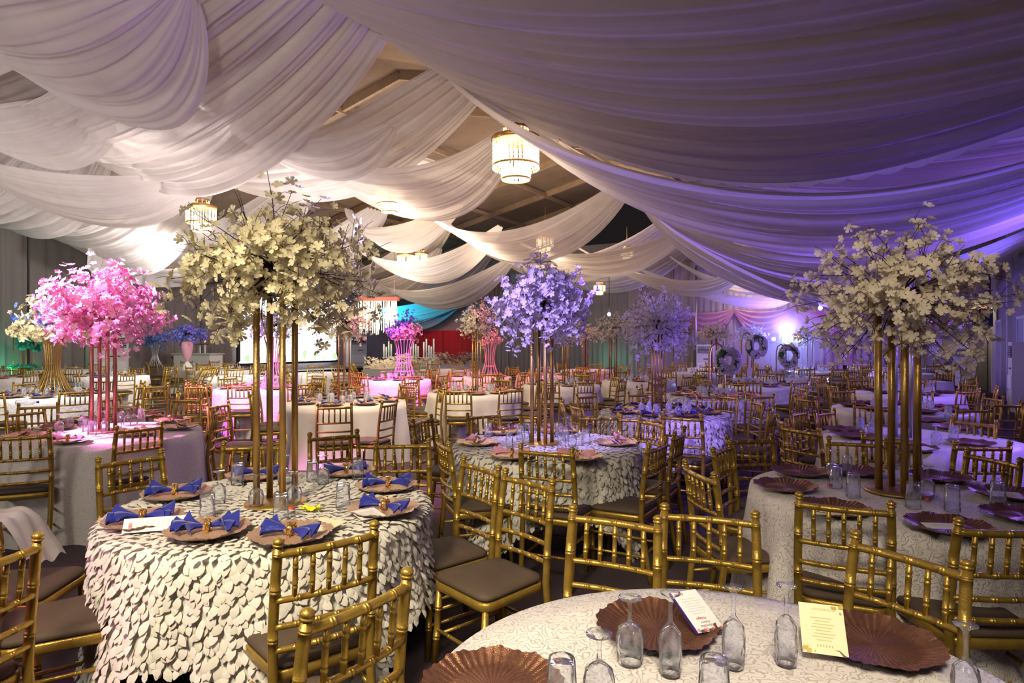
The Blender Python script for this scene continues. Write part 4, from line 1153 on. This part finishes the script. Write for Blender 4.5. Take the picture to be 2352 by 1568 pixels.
for k, kind, nap, n in (('T6', 'R', 'blue', 8), ('T7', 'R', 'coral', 8), ('T8', 'R', 'blue', 7), ('T9', 'B', 'blue', 8), ('T10', 'R', 'coral', 7), ('T11', 'R', 'blue', 6), ('T12', 'R', 'blue', 7), ('T13', 'R', 'coral', 7),
                        ('T14', 'R', 'blue', 8), ('T15', 'R', 'coral', 6), ('T16', 'R', 'blue', 6), ('T17', 'R', 'blue', 5), ('T18', 'R', 'coral', 5), ('T19', 'R', 'blue', 5), ('T20', 'R', 'coral', 6), ('T22', 'B', None, 7), ('T23', 'B', None, 5)):
    auto_set(k, kind, nap, n, False, rnd.random())
def glasses(k, near, pts):
    for g, px, py in pts:
        q = at(px, py, ZT + .008); put_glass(g, q.x, q.y, TB[k], near)
glasses('T0', True, [('g', 1447, 1518), ('f', 1540, 1545), ('f', 1685, 1528), ('f', 1806, 1522), ('g', 1376, 1622), ('f', 2218, 1640), ('t', 1640, 1640), ('t', 1290, 1640)])
glasses('T1', True, [('t', 545, 1114), ('t', 476, 1192), ('t', 645, 1196), ('t', 788, 1168), ('t', 718, 1106), ('t', 822, 1100), ('g', 502, 1156), ('g', 588, 1166), ('g', 676, 1158), ('g', 652, 1112), ('g', 742, 1112)])
glasses('T2', True, [('t', 1122, 1004), ('f', 1170, 1028), ('t', 1196, 1010), ('g', 1208, 1020), ('g', 1222, 996), ('t', 1290, 1036), ('f', 1300, 1014), ('g', 1314, 1026), ('t', 1346, 1020), ('t', 1284, 1004)])
glasses('T3', True, [('g', 1912, 1098), ('f', 1946, 1086), ('t', 1920, 1118), ('t', 1960, 1140), ('t', 2098, 1164), ('g', 2130, 1142), ('t', 2187, 1172), ('t', 2292, 1158), ('f', 2080, 1092), ('g', 2062, 1100)])
glasses('T4', True, [('g', 136, 992), ('g', 160, 982), ('f', 240, 996), ('t', 212, 1000), ('t', 200, 994), ('g', 190, 980), ('f', 222, 972), ('g', 280, 966), ('g', 292, 976), ('g', 308, 974), ('t', 325, 966), ('g', 296, 955), ('t', 270, 982)])
glasses('T5', False, [('t', 1976, 990), ('g', 2002, 995), ('g', 2052, 1000), ('f', 2150, 1020), ('t', 2190, 1012), ('g', 2062, 975), ('t', 2178, 958)])
def auto_glass(k, n, r0=.16, r1=.38):
    c, R, phr, ty = TBL[k]
    for j in range(n):
        a = 2 * PI * (j + rnd.random() * .7) / n; r = rnd.uniform(r0, r1)
        put_glass(rnd.choice('ggft'), c.x + r * math.cos(a), c.y + r * math.sin(a), TB[k], False)
for k, n in (('T6', 11), ('T7', 10), ('T8', 9), ('T9', 9), ('T10', 9), ('T11', 9), ('T12', 8), ('T13', 9), ('T14', 9), ('T15', 5), ('T16', 7), ('T17', 5), ('T18', 6), ('T19', 6), ('T20', 8), ('T21', 6), ('T22', 9), ('T23', 8), ('T24', 10), ('T25', 7), ('T26', 12), ('T30', 4), ('T31', 5), ('T33', 6), ('T34', 6)):
    auto_glass(k, n)

# ------------------------------------------------------------------ centrepieces
def centre(k, px, label, d=None):
    c = TBL[k][0]; y = d or c.y
    return thing('flower_stand', label, 'centrepiece', ((px - CX) / F * y, y, 0), 0, 'tall flower centrepieces')
SQ4 = lambda r, a=.4: [(r * math.cos(a + q * PI / 2), r * math.sin(a + q * PI / 2)) for q in range(4)]
e = centre('T1', 634, 'cream blossom ball on four gold poles in the front petal table')
pole_stand(e, ZT + .008, 1.86, SQ4(.096, .68), .0165, POLE, .152)
blossom_ball(e, 1.955, .54, .42, .43, 84, 1700, .050, [CREAMF], None, 300, 3)
e = centre('T3', 2062, 'ivory blossom ball on four brass poles in the damask table')
pole_stand(e, ZT + .006, 1.76, SQ4(.094, -.22), .0195, POLE, .165, -.05)
blossom_ball(e, 1.845, .52, .42, .44, 80, 1550, .050, [CREAMF2], None, 300, 5)
e = centre('T2', 1245, 'blossom ball washed in violet light on four poles')
pole_stand(e, ZT + .008, 1.82, SQ4(.083, .28), .015, POLE, .16)
blossom_ball(e, 1.895, .42, .38, .40, 92, 1900, .050, [WHITEF], None, 300, 7)
e = centre('T4', 238, 'bright pink blossom ball on four copper poles')
pole_stand(e, ZT + .006, 1.85, SQ4(.094, .895), .017, POLEP, .16)
blossom_ball(e, 1.90, .54, .44, .44, 96, 1700, .060, [PINKF], None, 300, 9)
e = centre('T9', 1509, 'greyish lilac blossom ball on four dark poles')
pole_stand(e, ZT + .006, 1.72, SQ4(.055, .09), .011, POLE, .13)
blossom_ball(e, 1.77, .45, .42, .42, 84, 1900, .046, [WHITEF], None, 0, 11)
e = centre('T5', 2075, 'violet blossom ball half hidden behind the ivory one')
pole_stand(e, ZT + .006, 1.8, SQ4(.08, .3), .012, STEEL, .13)
blossom_ball(e, 1.78, .50, .36, .34, 70, 800, .05, [WHITEF], None, 0, 13)
e = centre('T6', 790, 'peach blossom ball peeping out below the cream one')
pole_stand(e, ZT + .006, 1.8, SQ4(.07, .3), .012, POLEP, .13)
blossom_ball(e, 1.84, .44, .36, .34, 70, 900, .046, [CREAMF2, PINKF], lambda p, r_: int(p.x > .1 and r_.random() < .6), 0, 15)
e = centre('T7', 1095, 'cream blossom ball with pink light coloured into one half in the middle of the hall')
pole_stand(e, ZT + .006, 1.78, SQ4(.065, .3), .012, POLE, .13)
blossom_ball(e, 1.89, .34, .34, .33, 64, 1000, .042, [CREAMF2, PINKF], lambda p, r_: int(p.x + p.z * .8 + r_.gauss(0, .08) > .05), 0, 17)  # pink light from the right is put into the blossom colours
e = centre('T8', 1300, 'pale blossom ball directly behind the violet lit one')
pole_stand(e, ZT + .006, 1.7, SQ4(.065, .3), .012, POLE, .13)
blossom_ball(e, 1.75, .40, .34, .32, 50, 600, .046, [WHITEF], None, 0, 19)
e = centre('T20', 1408, 'dusty pink blossom ball left of the lilac one')
pole_stand(e, ZT + .006, 1.75, SQ4(.08, .3), .013, POLEP, .13)
blossom_ball(e, 1.82, .46, .36, .32, 50, 700, .05, [CREAMF2], None, 0, 21)
for k, px, lab, sd, m in (('T21', 1640, 'far dusty blossom ball right of the lilac one', 23, CREAMF2), ('T34', 1722, 'farther pale blossom ball beside the blue lamp', 25, WHITEF), ('T32', 1345, 'far blossom ball among the red lit chairs', 26, CREAMF2)):
    e = centre(k, px, lab)
    pole_stand(e, ZT + .006, 1.7, SQ4(.08, .3), .014, POLEP, .13)
    blossom_ball(e, 1.78, .50, .30, .28, 44, 500, .055, [m], None, 0, sd)
e = centre('T26', 1860, 'blue lit blossom ball right of the blue lamp', 17.2)
pole_stand(e, ZT + .006, 1.7, SQ4(.08, .3), .014, STEEL, .13); blossom_ball(e, 1.72, .55, .30, .3, 44, 420, .055, [WHITEF], None, 0, 27)
# wire trumpet vases
def wire_vase(o, z0, z1, rb, rm, rt, n, wm, r=.006, hoops=(.3, .6)):
    def rad(u):
        return rb + (rm - rb) * min(1, u / .45) ** .7 if u < .45 else rm + (rt - rm) * ((u - .45) / .55) ** 2
    for k in range(n):
        a = 2 * PI * k / n
        pts = [(rad(u) * math.cos(a), rad(u) * math.sin(a), z0 + (z1 - z0) * u) for u in [q / 8 for q in range(9)]]
        part('wire', MB().tube(pts, r, 4).mesh('wire', wm), o)
    for u in hoops:
        part('wire_hoop', MB().tube([(rad(u) * math.cos(2 * PI * q / 16), rad(u) * math.sin(2 * PI * q / 16), z0 + (z1 - z0) * u) for q in range(17)], r, 4).mesh('wire_hoop', wm), o)
e = centre('T14', 122, 'white and blue flower ball in a tall gold wire vase')
wire_vase(e, ZT, 1.62, .30, .09, .13, 22, POLE, .007, (.42, .55, .98))
blossom_ball(e, 1.86, .58, .44, .30, 60, 1000, .08, [CREAMF, BLUEF], lambda p, r_: int(math.sin(p.x * 9) + math.sin(p.z * 11) + r_.gauss(0, .5) > .7), 0, 31)
e = centre('T12', 928, 'pink and violet bouquet in a pink wire trumpet vase')
wire_vase(e, ZT, 1.62, .26, .14, .22, 18, PINKF, .008, (.2, .4, .6, .98))
blossom_ball(e, 1.80, .42, .42, .26, 56, 800, .055, [PINKF, VIOF], lambda p, r_: int(p.z * 1.3 - p.x * .7 + r_.gauss(0, .1) > .08), 0, 33)
e = centre('T13', 628, 'white bouquet in a violet lit wire vase behind the gold poles')
wire_vase(e, ZT, 1.66, .24, .08, .16, 16, PINKF, .007, (.2, .5, .98))
blossom_ball(e, 1.86, .50, .36, .26, 56, 700, .055, [WHITEF, VIOF], lambda p, r_: int(r_.random() < .25), 0, 35)
e = centre('T18', 1125, 'small pink bouquet in a rosy trumpet vase before the red curtain')
wire_vase(e, ZT, 1.55, .22, .10, .18, 14, PINKF, .009, (.3, .98)); blossom_ball(e, 1.62, .30, .24, .2, 36, 420, .05, [PINKF, CREAMF2], lambda p, r_: int(r_.random() < .3), 0, 36)
e = centre('T31', 356, 'teal blue bouquet in a slim silver vase by the air conditioner')
wire_vase(e, ZT, 1.45, .22, .07, .14, 16, STEEL, .011, (.98,)); blossom_ball(e, 1.66, .48, .40, .42, 44, 460, .06, [BLUEF], None, 0, 37)
e = centre('T17', 430, 'violet blue bouquet in a pink feathery vase by the laptop desk')
part('vase', MB().lathe([(.03, ZT + .22), (.10, ZT + .36), (.15, ZT + .6), (.15, ZT + .72), (.11, ZT + .78)], 20).mesh('vase', PINKF), e)
part('vase_foot', MB().lathe([(.14, ZT), (.11, ZT + .12), (.04, ZT + .23)], 16).mesh('vase_foot', WHITEP), e)
blossom_ball(e, ZT + 1.0, .66, .36, .24, 44, 620, .06, [VIOF, BLUEF], lambda p, r_: int(r_.random() < .4), 0, 39)
# hoop stands with wreaths
def hoop(k, px, zc, rad, label, wreath, sc=1.0, seed=1):
    e = centre(k, px, label); c = e.location
    z1 = zc + .08
    arc = [(-.11, 0, ZT)] + [(-.11, 0, ZT + (z1 - ZT) * q) for q in (.3, .6, .85)] + [(.11 * math.cos(a), 0, z1 + .11 * math.sin(a) * 1.6) for a in (PI, PI * .75, PI * .5, PI * .25, 0)] + [(.11, 0, ZT + (z1 - ZT) * q) for q in (.85, .6, .3, 0)]
    part('hoop_frame', MB().tube(arc, .014, 6).mesh('hoop_frame', POLE), e)
    r_ = random.Random(seed); Ms = []
    for q in range(150):
        a = 2 * PI * r_.random(); b = 2 * PI * r_.random()
        rr = rad + .065 * math.cos(b)
        p = Vector((.16 + rr * .85 * math.cos(a), -.03 + .07 * math.sin(b), zc + rr * math.sin(a)))
        nz = Vector((math.cos(b) * math.cos(a), math.sin(b), math.cos(b) * math.sin(a)))
        M = (rotm(nz, r_.random() * 6) * r_.uniform(.055, .085)).to_4x4(); M.translation = p; Ms.append(M)
    A = np.array([np.array(m) for m in Ms])
    part('wreath_blossoms', many('wreath_blossoms', BV, BF, A, wreath), e, None, 'stuff')
    part('wreath_core', MB().tube([(.16 + rad * .85 * math.cos(2 * PI * q / 20), -.02, zc + rad * math.sin(2 * PI * q / 20)) for q in range(21)], .055, 7).mesh('wreath_core', GREENF), e)
    Ms = []
    for q in range(70):
        a = 2 * PI * r_.random(); rr = .16 * r_.random() ** .5
        M = (rotm(Vector((r_.gauss(0, .6), r_.gauss(-.3, .6), 1)), r_.random() * 6) * r_.uniform(.06, .1)).to_4x4(); M.translation = (rr * 1.6 * math.cos(a), rr * math.sin(a), ZT + .05 + .09 * (1 - rr / .16) * r_.random() + .02); Ms.append(M)
    part('base_blossoms', many('base_blossoms', BV, BF, np.array([np.array(m) for m in Ms]), wreath), e, None, 'stuff')
hoop('T10', 1646, 1.30, .15, 'white wreath on the nearest gold hoop stand', WHITEF, 1, 1)
hoop('T11', 1716, 1.48, .16, 'white wreath on the second gold hoop stand', WHITEF, 1, 2)
hoop('T24', 1794, 1.24, .20, 'bluish wreath on the third hoop stand below the blue lamp', WHITEF, 1, 3)
TEALF = mat('teal_blossom', (.05, .45, .34), .6)
hoop('T30', 40, 1.52, .13, 'green wreath by the dark curtain, left of a pair', TEALF, 1, 4)
hoop('T30', 70, 1.50, .16, 'mint green wreath by the dark curtain, right of a pair', TEALF, 1, 5)
# ------------------------------------------------------------------ stage, walls and far things
def world_px(px, py, d): return Vector(((px - CX) / F * d, d, HC + (YH - py) / F * d))
# bright screen on the long wall
sc_a = H(15.2, T_L + .35); sc_b = H(20.0, T_L + .35)
dirv = (sc_b - sc_a); Ls = dirv.length; ang = math.atan2(dirv.y, dirv.x)
scr = thing('led_screen', 'glowing white screen behind the stage flowers', 'screen', (sc_a + sc_b) / 2, ang)
part('panel', MB().box((0, 0, 2.0), (Ls, .05, 2.6)).mesh('panel', SCREEN), scr)
part('bezel', MB().box((0, .04, 3.36), (Ls + .2, .12, .1)).box((0, .04, .66), (Ls + .2, .12, .1)).box((-Ls / 2 - .05, .04, 2.0), (.1, .12, 2.7)).box((Ls / 2 + .05, .04, 2.0), (.1, .12, 2.7)).mesh('bezel', BLACKM), scr)
pic = MB()
for i in range(26):
    x = -Ls / 2 + .1 + i * (Ls - .2) / 25; h_ = .12 + .38 * abs(math.sin(i * 1.7)) * (1 if 6 < i < 20 else .5)
    pic.add([(x - .2, -.03, .72), (x + .2, -.03, .72), (x + .1, -.03, .72 + h_), (x - .08, -.03, .72 + h_ * .9)], [(0, 1, 2, 3)], i % 3, False)
part('picture', pic.mesh('picture', [mat('screen_rose', (.2, .1, .1), .5, 0, .5, (.9, .62, .60), 1.2), mat('screen_green', (.1, .2, .1), .5, 0, .5, (.45, .6, .36), .9), mat('screen_stone', (.2, .2, .1), .5, 0, .5, (.8, .74, .66), 1.3)]), scr, None, 'stuff')
st = struct('trim_6', MB().box((0, 0, .2), (9.0, 1.6, .4)).mesh('trim', BLACKM)); st.location = H(18.2, T_L + 1.2, 0); st.rotation_euler = (0, 0, ang)
# fringed stage lamp
fp = world_px(868, 715, 22.5)
fr = thing('fringed_lamp', 'cream crystal fringe hanging under a coral flower beam', 'lamp', (fp.x, fp.y, 0), -.1)
part('beam', MB().box((0, 0, 3.05), (1.5, .25, .14)).mesh('beam', CORAL), fr)
fm = MB()
for i in range(44):
    x = -.7 + 1.4 * i / 43
    fm.rod((x, rnd.uniform(-.1, .1), 3.0), (x, rnd.uniform(-.1, .1), 1.75 + rnd.uniform(0, .3)), [(0, .014), (.5, .018), (1, .01)], 4, 0, False)
part('crystal_fringe', fm.mesh('crystal_fringe', mat('lit_fringe', (.9, .85, .6), .3, 0, .5, (1.0, .86, .56), 1.1)), fr, None, 'stuff')
part('hanger', MB().rod((-.6, 0, 3.1), (-.6, 0, 5.0), [(0, .01), (1, .01)], 5).rod((.6, 0, 3.1), (.6, 0, 5.0), [(0, .01), (1, .01)], 5).mesh('hanger', STEEL), fr)
lamp('stage_bulb', 'POINT', (fp.x, fp.y - .5, 2.3), 60, WARM, size=.3)
# flower bed in front of the stage
bed = thing('flower_bed', 'long bed of cream and coral flowers on a low white box', 'flowers', H(19.2, -15.2, 0), ang)
part('box', MB().box((0, 0, .3), (6.4, .8, .6)).mesh('box', WHITEP), bed)
Ms = []; mi = []
for q in range(1300):
    x = rnd.uniform(-3.3, 3.3); M = (rotm(Vector((rnd.gauss(0, .5), rnd.gauss(-.4, .5), 1)), rnd.random() * 6) * rnd.uniform(.09, .15)).to_4x4()
    M.translation = (x, rnd.uniform(-.5, .4), .62 + rnd.random() ** 1.4 * (.36 + .12 * math.sin(x * 3))); Ms.append(M); mi.append(0 if x < .6 or rnd.random() < .5 else 1 if rnd.random() < .5 else 2)
part('flower_heads', many('flower_heads', BVS, BFS, np.array([np.array(m) for m in Ms]), [CREAMF2, CORAL, GREENF], True, mi), bed, None, 'stuff')
def tube_stand(px, d, label, n, h0, h1):
    p = world_px(px, 800, d)
    o = thing('candle_stand', label, 'candle stand', (p.x, p.y, 0), 0, 'glass candle tubes on the stage')
    for i in range(n):
        x = (i - n / 2) * .09; h_ = rnd.uniform(h0, h1)
        part('glass_tube', MB().rod((x, 0, .95), (x, 0, .95 + h_), [(0, .03), (1, .03)], 10).mesh('glass_tube', mat('frosted_tube', (.75, .85, .85), .3)), o)
    part('base_plate', MB().box((0, 0, .94), (n * .1 + .05, .2, .02)).box((0, 0, .47), (.08, .08, .94)).mesh('base_plate', WHITEP), o)
tube_stand(893, 23.5, 'frosted tube candles left of the pink wire vase', 4, .35, .6)
tube_stand(955, 23.5, 'frosted tube candles right of the pink wire vase', 4, .35, .6)
tube_stand(988, 23.0, 'taller frosted tube candles beside the red curtain', 5, .4, .7)
# air conditioners
def air_con(p, rz, w, h, label):
    o = thing('air_conditioner', label, 'air conditioner', (p[0], p[1], 0), rz, 'standing air conditioners')
    part('cabinet', MB().box((0, 0, h / 2), (w, .34, h)).mesh('cabinet', WHITEP), o)
    g = part('grille', MB().box((0, -.175, h * .86), (w * .86, .02, h * .17)).mesh('grille', DARKG), o)
    for i in range(5): part('louvre', MB().box((0, -.19, h * (.795 + .032 * i)), (w * .84, .012, .014)).mesh('louvre', WHITEP), g)
    for i in range(2): part('lower_panel', MB().box((0, -.178, h * (.18 + .24 * i)), (w * .86, .016, h * .2)).mesh('lower_panel', PAPER), o)
    part('logo_plate', MB().box((w * .1, -.178, h * .62), (w * .34, .014, .03)).mesh('logo_plate', DARKG), o)
air_con(H(S_END - .4, -6.0), HROT, .62, 1.42, 'white standing air conditioner against the pale end wall curtain')
air_con(H(S_END - .45, 1.95), HROT, .55, 1.40, 'dim standing air conditioner in the warm lit right corner')
air_con(H(17.9, T_R - .25), HROT - PI / 2, .55, 1.55, 'standing air conditioner against the panelled right wall')
air_con(H(10.4, T_L + .5), HROT + PI / 2, 1.1, 1.75, 'wide greenish air conditioner by the blue bouquet')
air_con(H(21.0, T_L + .6), HROT + PI / 2, 1.0, 1.8, 'bluish air conditioner right of the glowing screen')
# wall boxes
bx = thing('hanging_box', 'small coral box on a stand right of the blue lamp', 'box', H(20.6, -1.15, 0), HROT)
part('case', MB().box((0, 0, 1.1), (.40, .3, .46)).mesh('case', PINKC), bx); part('label_plate', MB().box((0, -.155, 1.1), (.12, .01, .16)).mesh('label_plate', PAPER), bx)
part('bracket', MB().box((-.18, 0, 1.42), (.03, .05, .2)).box((.18, 0, 1.42), (.03, .05, .2)).mesh('bracket', BLACKM), bx); part('stand', MB().box((0, 0, .44), (.1, .1, .88)).mesh('stand', BLACKM), bx)
sp = thing('loudspeaker', 'black loudspeaker box high in the right corner', 'loudspeaker', H(S_END - 1.2, T_R - .3, 2.0), HROT)
part('cabinet', MB().box((0, 0, .25), (.34, .3, .52)).mesh('cabinet', BLACKM), sp); part('grille', MB().box((0, -.155, .25), (.3, .01, .46)).mesh('grille', DARKG), sp)
# disco lamp heads on a stand
dl = H(20.0, -2.6, 0)
dj = thing('stage_light', 'bright blue lamp heads on a black tripod by the end wall', 'stage light', dl, HROT)
part('pole', MB().rod((0, 0, 0), (0, 0, 1.5), [(0, .03), (1, .025)], 8).mesh('pole', BLACKM), dj)
for q in range(3):
    a = q * 2 * PI / 3; part('leg', MB().rod((0, 0, .5), (.5 * math.cos(a), .5 * math.sin(a), 0), [(0, .018), (1, .015)], 6).mesh('leg', BLACKM), dj)
part('crossbar', MB().box((0, 0, 1.52), (1.0, .05, .05)).mesh('crossbar', BLACKM), dj)
for x, r, m, nm in ((-.38, .055, HEADR, 'red lens'), (0, .15, HEADB, 'blue lens'), (.30, .10, HEADW, 'white lens')):
    hd = part('lamp_head', MB().rod((x, -.02, 1.62), (x, .26, 1.62), [(0, r * 1.15), (.6, r * 1.1), (1, r * .7)], 16).mesh('lamp_head', BLACKM), dj, None, None, nm)
    part('lens', MB().rod((x, -.035, 1.62), (x, -.022, 1.62), [(0, r * .7), (1, r)], 16).mesh('lens', m), hd)
bmh = bmesh.new(); bmesh.ops.create_icosphere(bmh, subdivisions=3, radius=1.0)
hz_me = bpy.data.meshes.new('haze'); bmh.to_mesh(hz_me); bmh.free()
HZ = bpy.data.materials.new('thin_haze'); HZ.use_nodes = True
N_, L_ = nt(HZ); N_.remove(N_['Principled BSDF']); vs = N_.new('ShaderNodeVolumeScatter'); vs.inputs['Density'].default_value = .22; L_.new(vs.outputs[0], N_['Material Output'].inputs['Volume'])
hz_me.materials.append(HZ)
hz = solo('haze', hz_me, 'thin haze glowing blue about the lamp heads by the end wall', 'haze', dl + H(-.5, 0, 1.62), 0, None, 'stuff'); hz.scale = (1.25, 1.25, .95)
lamp('lamp_head_glow', 'POINT', dl + H(-.25, 0, 1.62), 75, (.22, .30, 1.0), size=.1)
for i, (px, py, d, lab) in enumerate(((1399, 722, 22.0, 'small glowing lamp over the dusty pink blossoms'), (1884, 708, 19.0, 'small glowing lamp beside the ivory blossom ball'))):
    p = world_px(px, py, d)
    o = thing('flood_and_fill_lamp', lab, 'lamp', (p.x, p.y, p.z)); part('bulb', MB().lathe([(.001, -.06), (.05, -.03), (.06, .01), (.03, .06), (.001, .065)], 14).mesh('bulb', BULB), o)
    part('stem', MB().rod((0, 0, .06), (0, 0, 2.4), [(0, .012), (1, .012)], 6).mesh('stem', BLACKM), o)
# laptop desk
dk = world_px(455, 815, 21.5)
ds = thing('desk', 'white covered desk below the green lit air conditioner', 'desk', (dk.x, dk.y, 0), -.3)
part('skirt', MB().box((0, 0, .55), (1.5, .6, 1.1)).mesh('skirt', PAPER), ds)
part('top', MB().box((0, 0, 1.12), (1.6, .7, .04)).mesh('top', WHITEP), ds)
lp = thing('laptop', 'copper toned laptop open on a raised white stand', 'laptop', (dk.x + .15, dk.y, 1.14), -.3)
part('lid', MB().box((0, .06, .42), (.36, .015, .24), 0, Matrix.Rotation(-.15, 4, 'X')).mesh('lid', PLANK), lp); part('keyboard', MB().box((0, -.05, .31), (.36, .24, .016)).mesh('keyboard', BLACKM), lp)
part('emblem', MB().box((0, .05, .42), (.04, .006, .04), 0, Matrix.Rotation(-.15, 4, 'X')).mesh('emblem', BULB), lp)
part('stand_leg', MB().box((-.1, 0, .15), (.04, .04, .3)).box((.1, 0, .15), (.04, .04, .3)).mesh('stand_leg', PAPER), lp)

# ------------------------------------------------------------------ small things on the near tables
def text(parent, s, size, loc, m, shear=0.0, extr=.0002, rz=0.0, name='lettering', align='CENTER'):
    cu = bpy.data.curves.new(name, 'FONT'); cu.body = s; cu.size = size; cu.align_x = align; cu.extrude = extr; cu.shear = shear
    tmp = bpy.data.objects.new('tmp', cu); link(tmp); cu.materials.append(m)
    bpy.context.view_layer.update()
    me = bpy.data.meshes.new_from_object(tmp.evaluated_get(bpy.context.evaluated_depsgraph_get()))
    bpy.data.objects.remove(tmp)
    o = part(name, me, parent); o.location = loc; o.rotation_euler = (0, 0, rz)
    return o
def lines(parent, m, rows, name='print_lines'):
    mb = MB()
    for (x0, x1, y, h) in rows: mb.add([(x0, y, 0), (x1, y, 0), (x1, y + h, 0), (x0, y + h, 0)], [(0, 1, 2, 3)], 0, False)
    o = part(name, mb.mesh(name, m), parent); o['kind'] = 'stuff'; return o
def oriented(o, px4, zs):
    """lays a card so that its corners fall where the photograph has them: lower left, lower right, upper left"""
    P = [at(px, py, z) for (px, py), z in zip(px4, zs)]
    return P
def card(label, c, w, h, rz, tiltx, m, z, name='menu_card', th=.0016, tilty=0.0):
    o = thing(name, label, 'card', (c[0], c[1], z)); o.rotation_euler = (tiltx, tilty, rz)
    part('sheet', MB().box((0, 0, -th), (w, h, th)).mesh('sheet', m), o)
    return o
# folded menu on the nearest table: its reader sits across, so the print is upside down to the camera
c = at(1600, 1418, .80)
o = card('white menu booklet with purple spine propped on a bronze plate', c, .088, .148, PI + .34, -.42, PAPER, .822)
part('spine', MB().box((.0445, 0, -.004), (.004, .148, .008)).mesh('spine', PURPLE), o)
part('back_sheet', MB().box((0, 0, -.009), (.089, .149, .0016)).mesh('back_sheet', PURPLE), o)
text(o, 'Chiamaka', .013, (-.005, .052, .0004), INK, .3); text(o, 'Adora', .012, (-.002, .040, .0004), INK, .3); text(o, 'Ndego', .012, (.003, .026, .0004), REDINK, .3)
lines(o, FAINT, [(-.022 - .006 * (k % 3), .022 + .006 * (k % 2), .010 - .009 * k, .002) for k in range(7)])
o['label'] = 'white menu booklet with purple spine propped on a bronze plate'
lines(o, REDINK, [(.008 + .006 * k, .012 + .006 * k, -.066, .007) for k in range(5)], 'red_print')
fl = MB()
for k in range(9): fl.lathe([(.0005, .0004), (.006, .0004)], 6, k % 3, (-.036 + .009 * k, .070 + .003 * math.sin(k * 2.1), 0.0002 * k))
part('flower_print', fl.mesh('flower_print', [REDINK, GREENF, PINK]), o, None, 'stuff')
c = at(1890, 1452, .83)
o = card('ivory card with gold print standing against a bronze plate', c, .108, .128, PI - .30, -.85, IVORYP, .840)
lines(o, GOLDINK, [(-.020 + .007 * k, -.017 + .007 * k, .041, .005) for k in range(6)], 'gold_print'); text(o, 'Appreciation', .011, (-.006, -.052, .0004), FAINTG, .3)
lines(o, FAINTG, [(-.018 - .005 * (k % 3), .018 + .005 * ((k * 2) % 3), .028 - .008 * k, .0022) for k in range(8)])
fl = MB()
for k in range(22):
    s_ = 1 if k % 2 else -1; fl.lathe([(.0003, .0004), (rnd.uniform(.002, .005), .0004)], 5, 0, (s_ * (.052 - abs(rnd.gauss(0, .010))), s_ * (.062 - abs(rnd.gauss(0, .008))), .0001 * k))
part('gold_leaf_print', fl.mesh('gold_leaf_print', GOLDINK), o, None, 'stuff')
# front petal table cards
c = at(358, 1209, .80)
o = card('long white menu strip leaning on a blue napkin', c, .25, .062, .28, .95, PAPER, .812)
lines(o, REDINK, [(-.104, -.090, -.012 + .006 * k, .004) for k in range(4)], 'red_print'); lines(o, FAINT, [(-.075 + .02 * k, -.068 + .02 * k, -.018, .036) for k in range(8)])
for (px, py, w_, h_, rz, m, lab) in ((732, 1210, .15, .17, -.5, IVORYP, 'cream card lying behind a blue napkin on the petal table'), (845, 1180, .12, .12, .7, PAPER, 'white card tucked under the blue napkin at the right of the petal table'),
                                     (186, 1010, .12, .11, -.2, PAPER, 'pinkish card on a pink napkin plate on the cream table'), (1925, 1178, .22, .05, -.1, IVORYP, 'cream strip on the near bronze plate of the ivory blossom table'),
                                     (2165, 1208, .15, .06, -.1, PAPER, 'white strip on the bronze plate behind the brown gold chair'), (2310, 1136, .14, .09, -.4, PAPER, 'white card on the bronze plate at the right of the ivory blossom table'),
                                     (2125, 1030, .12, .10, .3, PAPER, 'white card on a bronze plate of the violet satin table')):
    q = at(px, py, .795); o = card(lab, q, w_, h_, rz, .12, m, .798)
    lines(o, FAINT, [(-w_ * .3, w_ * .3, -h_ * .3 + h_ * .12 * k, h_ * .03) for k in range(5)])
q = at(717, 1168, ZT + .02)
o = thing('sweet_wrapper', 'crumpled bright yellow wrapper on the petal table', 'wrapper', (q.x, q.y, ZT + .012))
part('foil', MB().grid(lambda u, v: ((.045 * (u - .5) * 2) * (1 + .3 * math.sin(v * 9)), .022 * (v - .5) * 2 + .006 * math.sin(u * 12), .012 + .010 * math.sin(u * 9 + v * 7)), 10, 6).mesh('foil', YELLOW), o)
for px, py, k, lab in ((669, 1174, 'T1', 'small red bottle cap beside the yellow wrapper'), (2130, 1153, 'T3', 'small red bottle cap beside a goblet on the damask table'), (1906, 1120, 'T3', 'tiny red cap beneath the tumblers of the damask table')):
    q = at(px, py, ZT); solo('bottle_cap', MB().lathe([(.0005, .012), (.013, .012), (.015, .006), (.016, 0)], 14).mesh('bottle_cap', REDB), lab, 'bottle cap', (q.x, q.y, ZT + .010))
q = at(76, 912, ZT + .1)
bt = thing('water_bottle', 'clear water bottle lying among glasses by the gold wire vase', 'bottle', (q.x, q.y - .1, ZT + .045), .4)
part('body', MB().rod((-.12, 0, 0), (.10, 0, 0), [(0, .02), (.05, .036), (.8, .036), (.93, .018), (1, .014)], 14).mesh('body', GLASS2), bt); part('cap', MB().rod((.10, 0, 0), (.125, 0, 0), [(0, .016), (1, .016)], 10).mesh('cap', BLUE), bt)
# pale cloth thrown over the seat at the left edge
q = at(20, 1205, .75)
solo('thrown_cloth', MB().grid(lambda u, v: (-2.66 + .48 * u, 2.78 + .26 * v + .05 * u, .86 - .10 * u * u - .05 * v - (.16 * max(0, u - .8) / .2) + .016 * math.sin(u * 15 + v * 5) + .012 * math.sin(v * 17)), 24, 16).mesh('thrown_cloth', DRAPE), 'pale sheer cloth thrown over a chair at the left edge', 'cloth')
print('chairs', N_CHAIR[0], 'glasses', NG[0], 'objects', len(bpy.data.objects), 'polys', sum(len(m.polygons) for m in bpy.data.meshes))
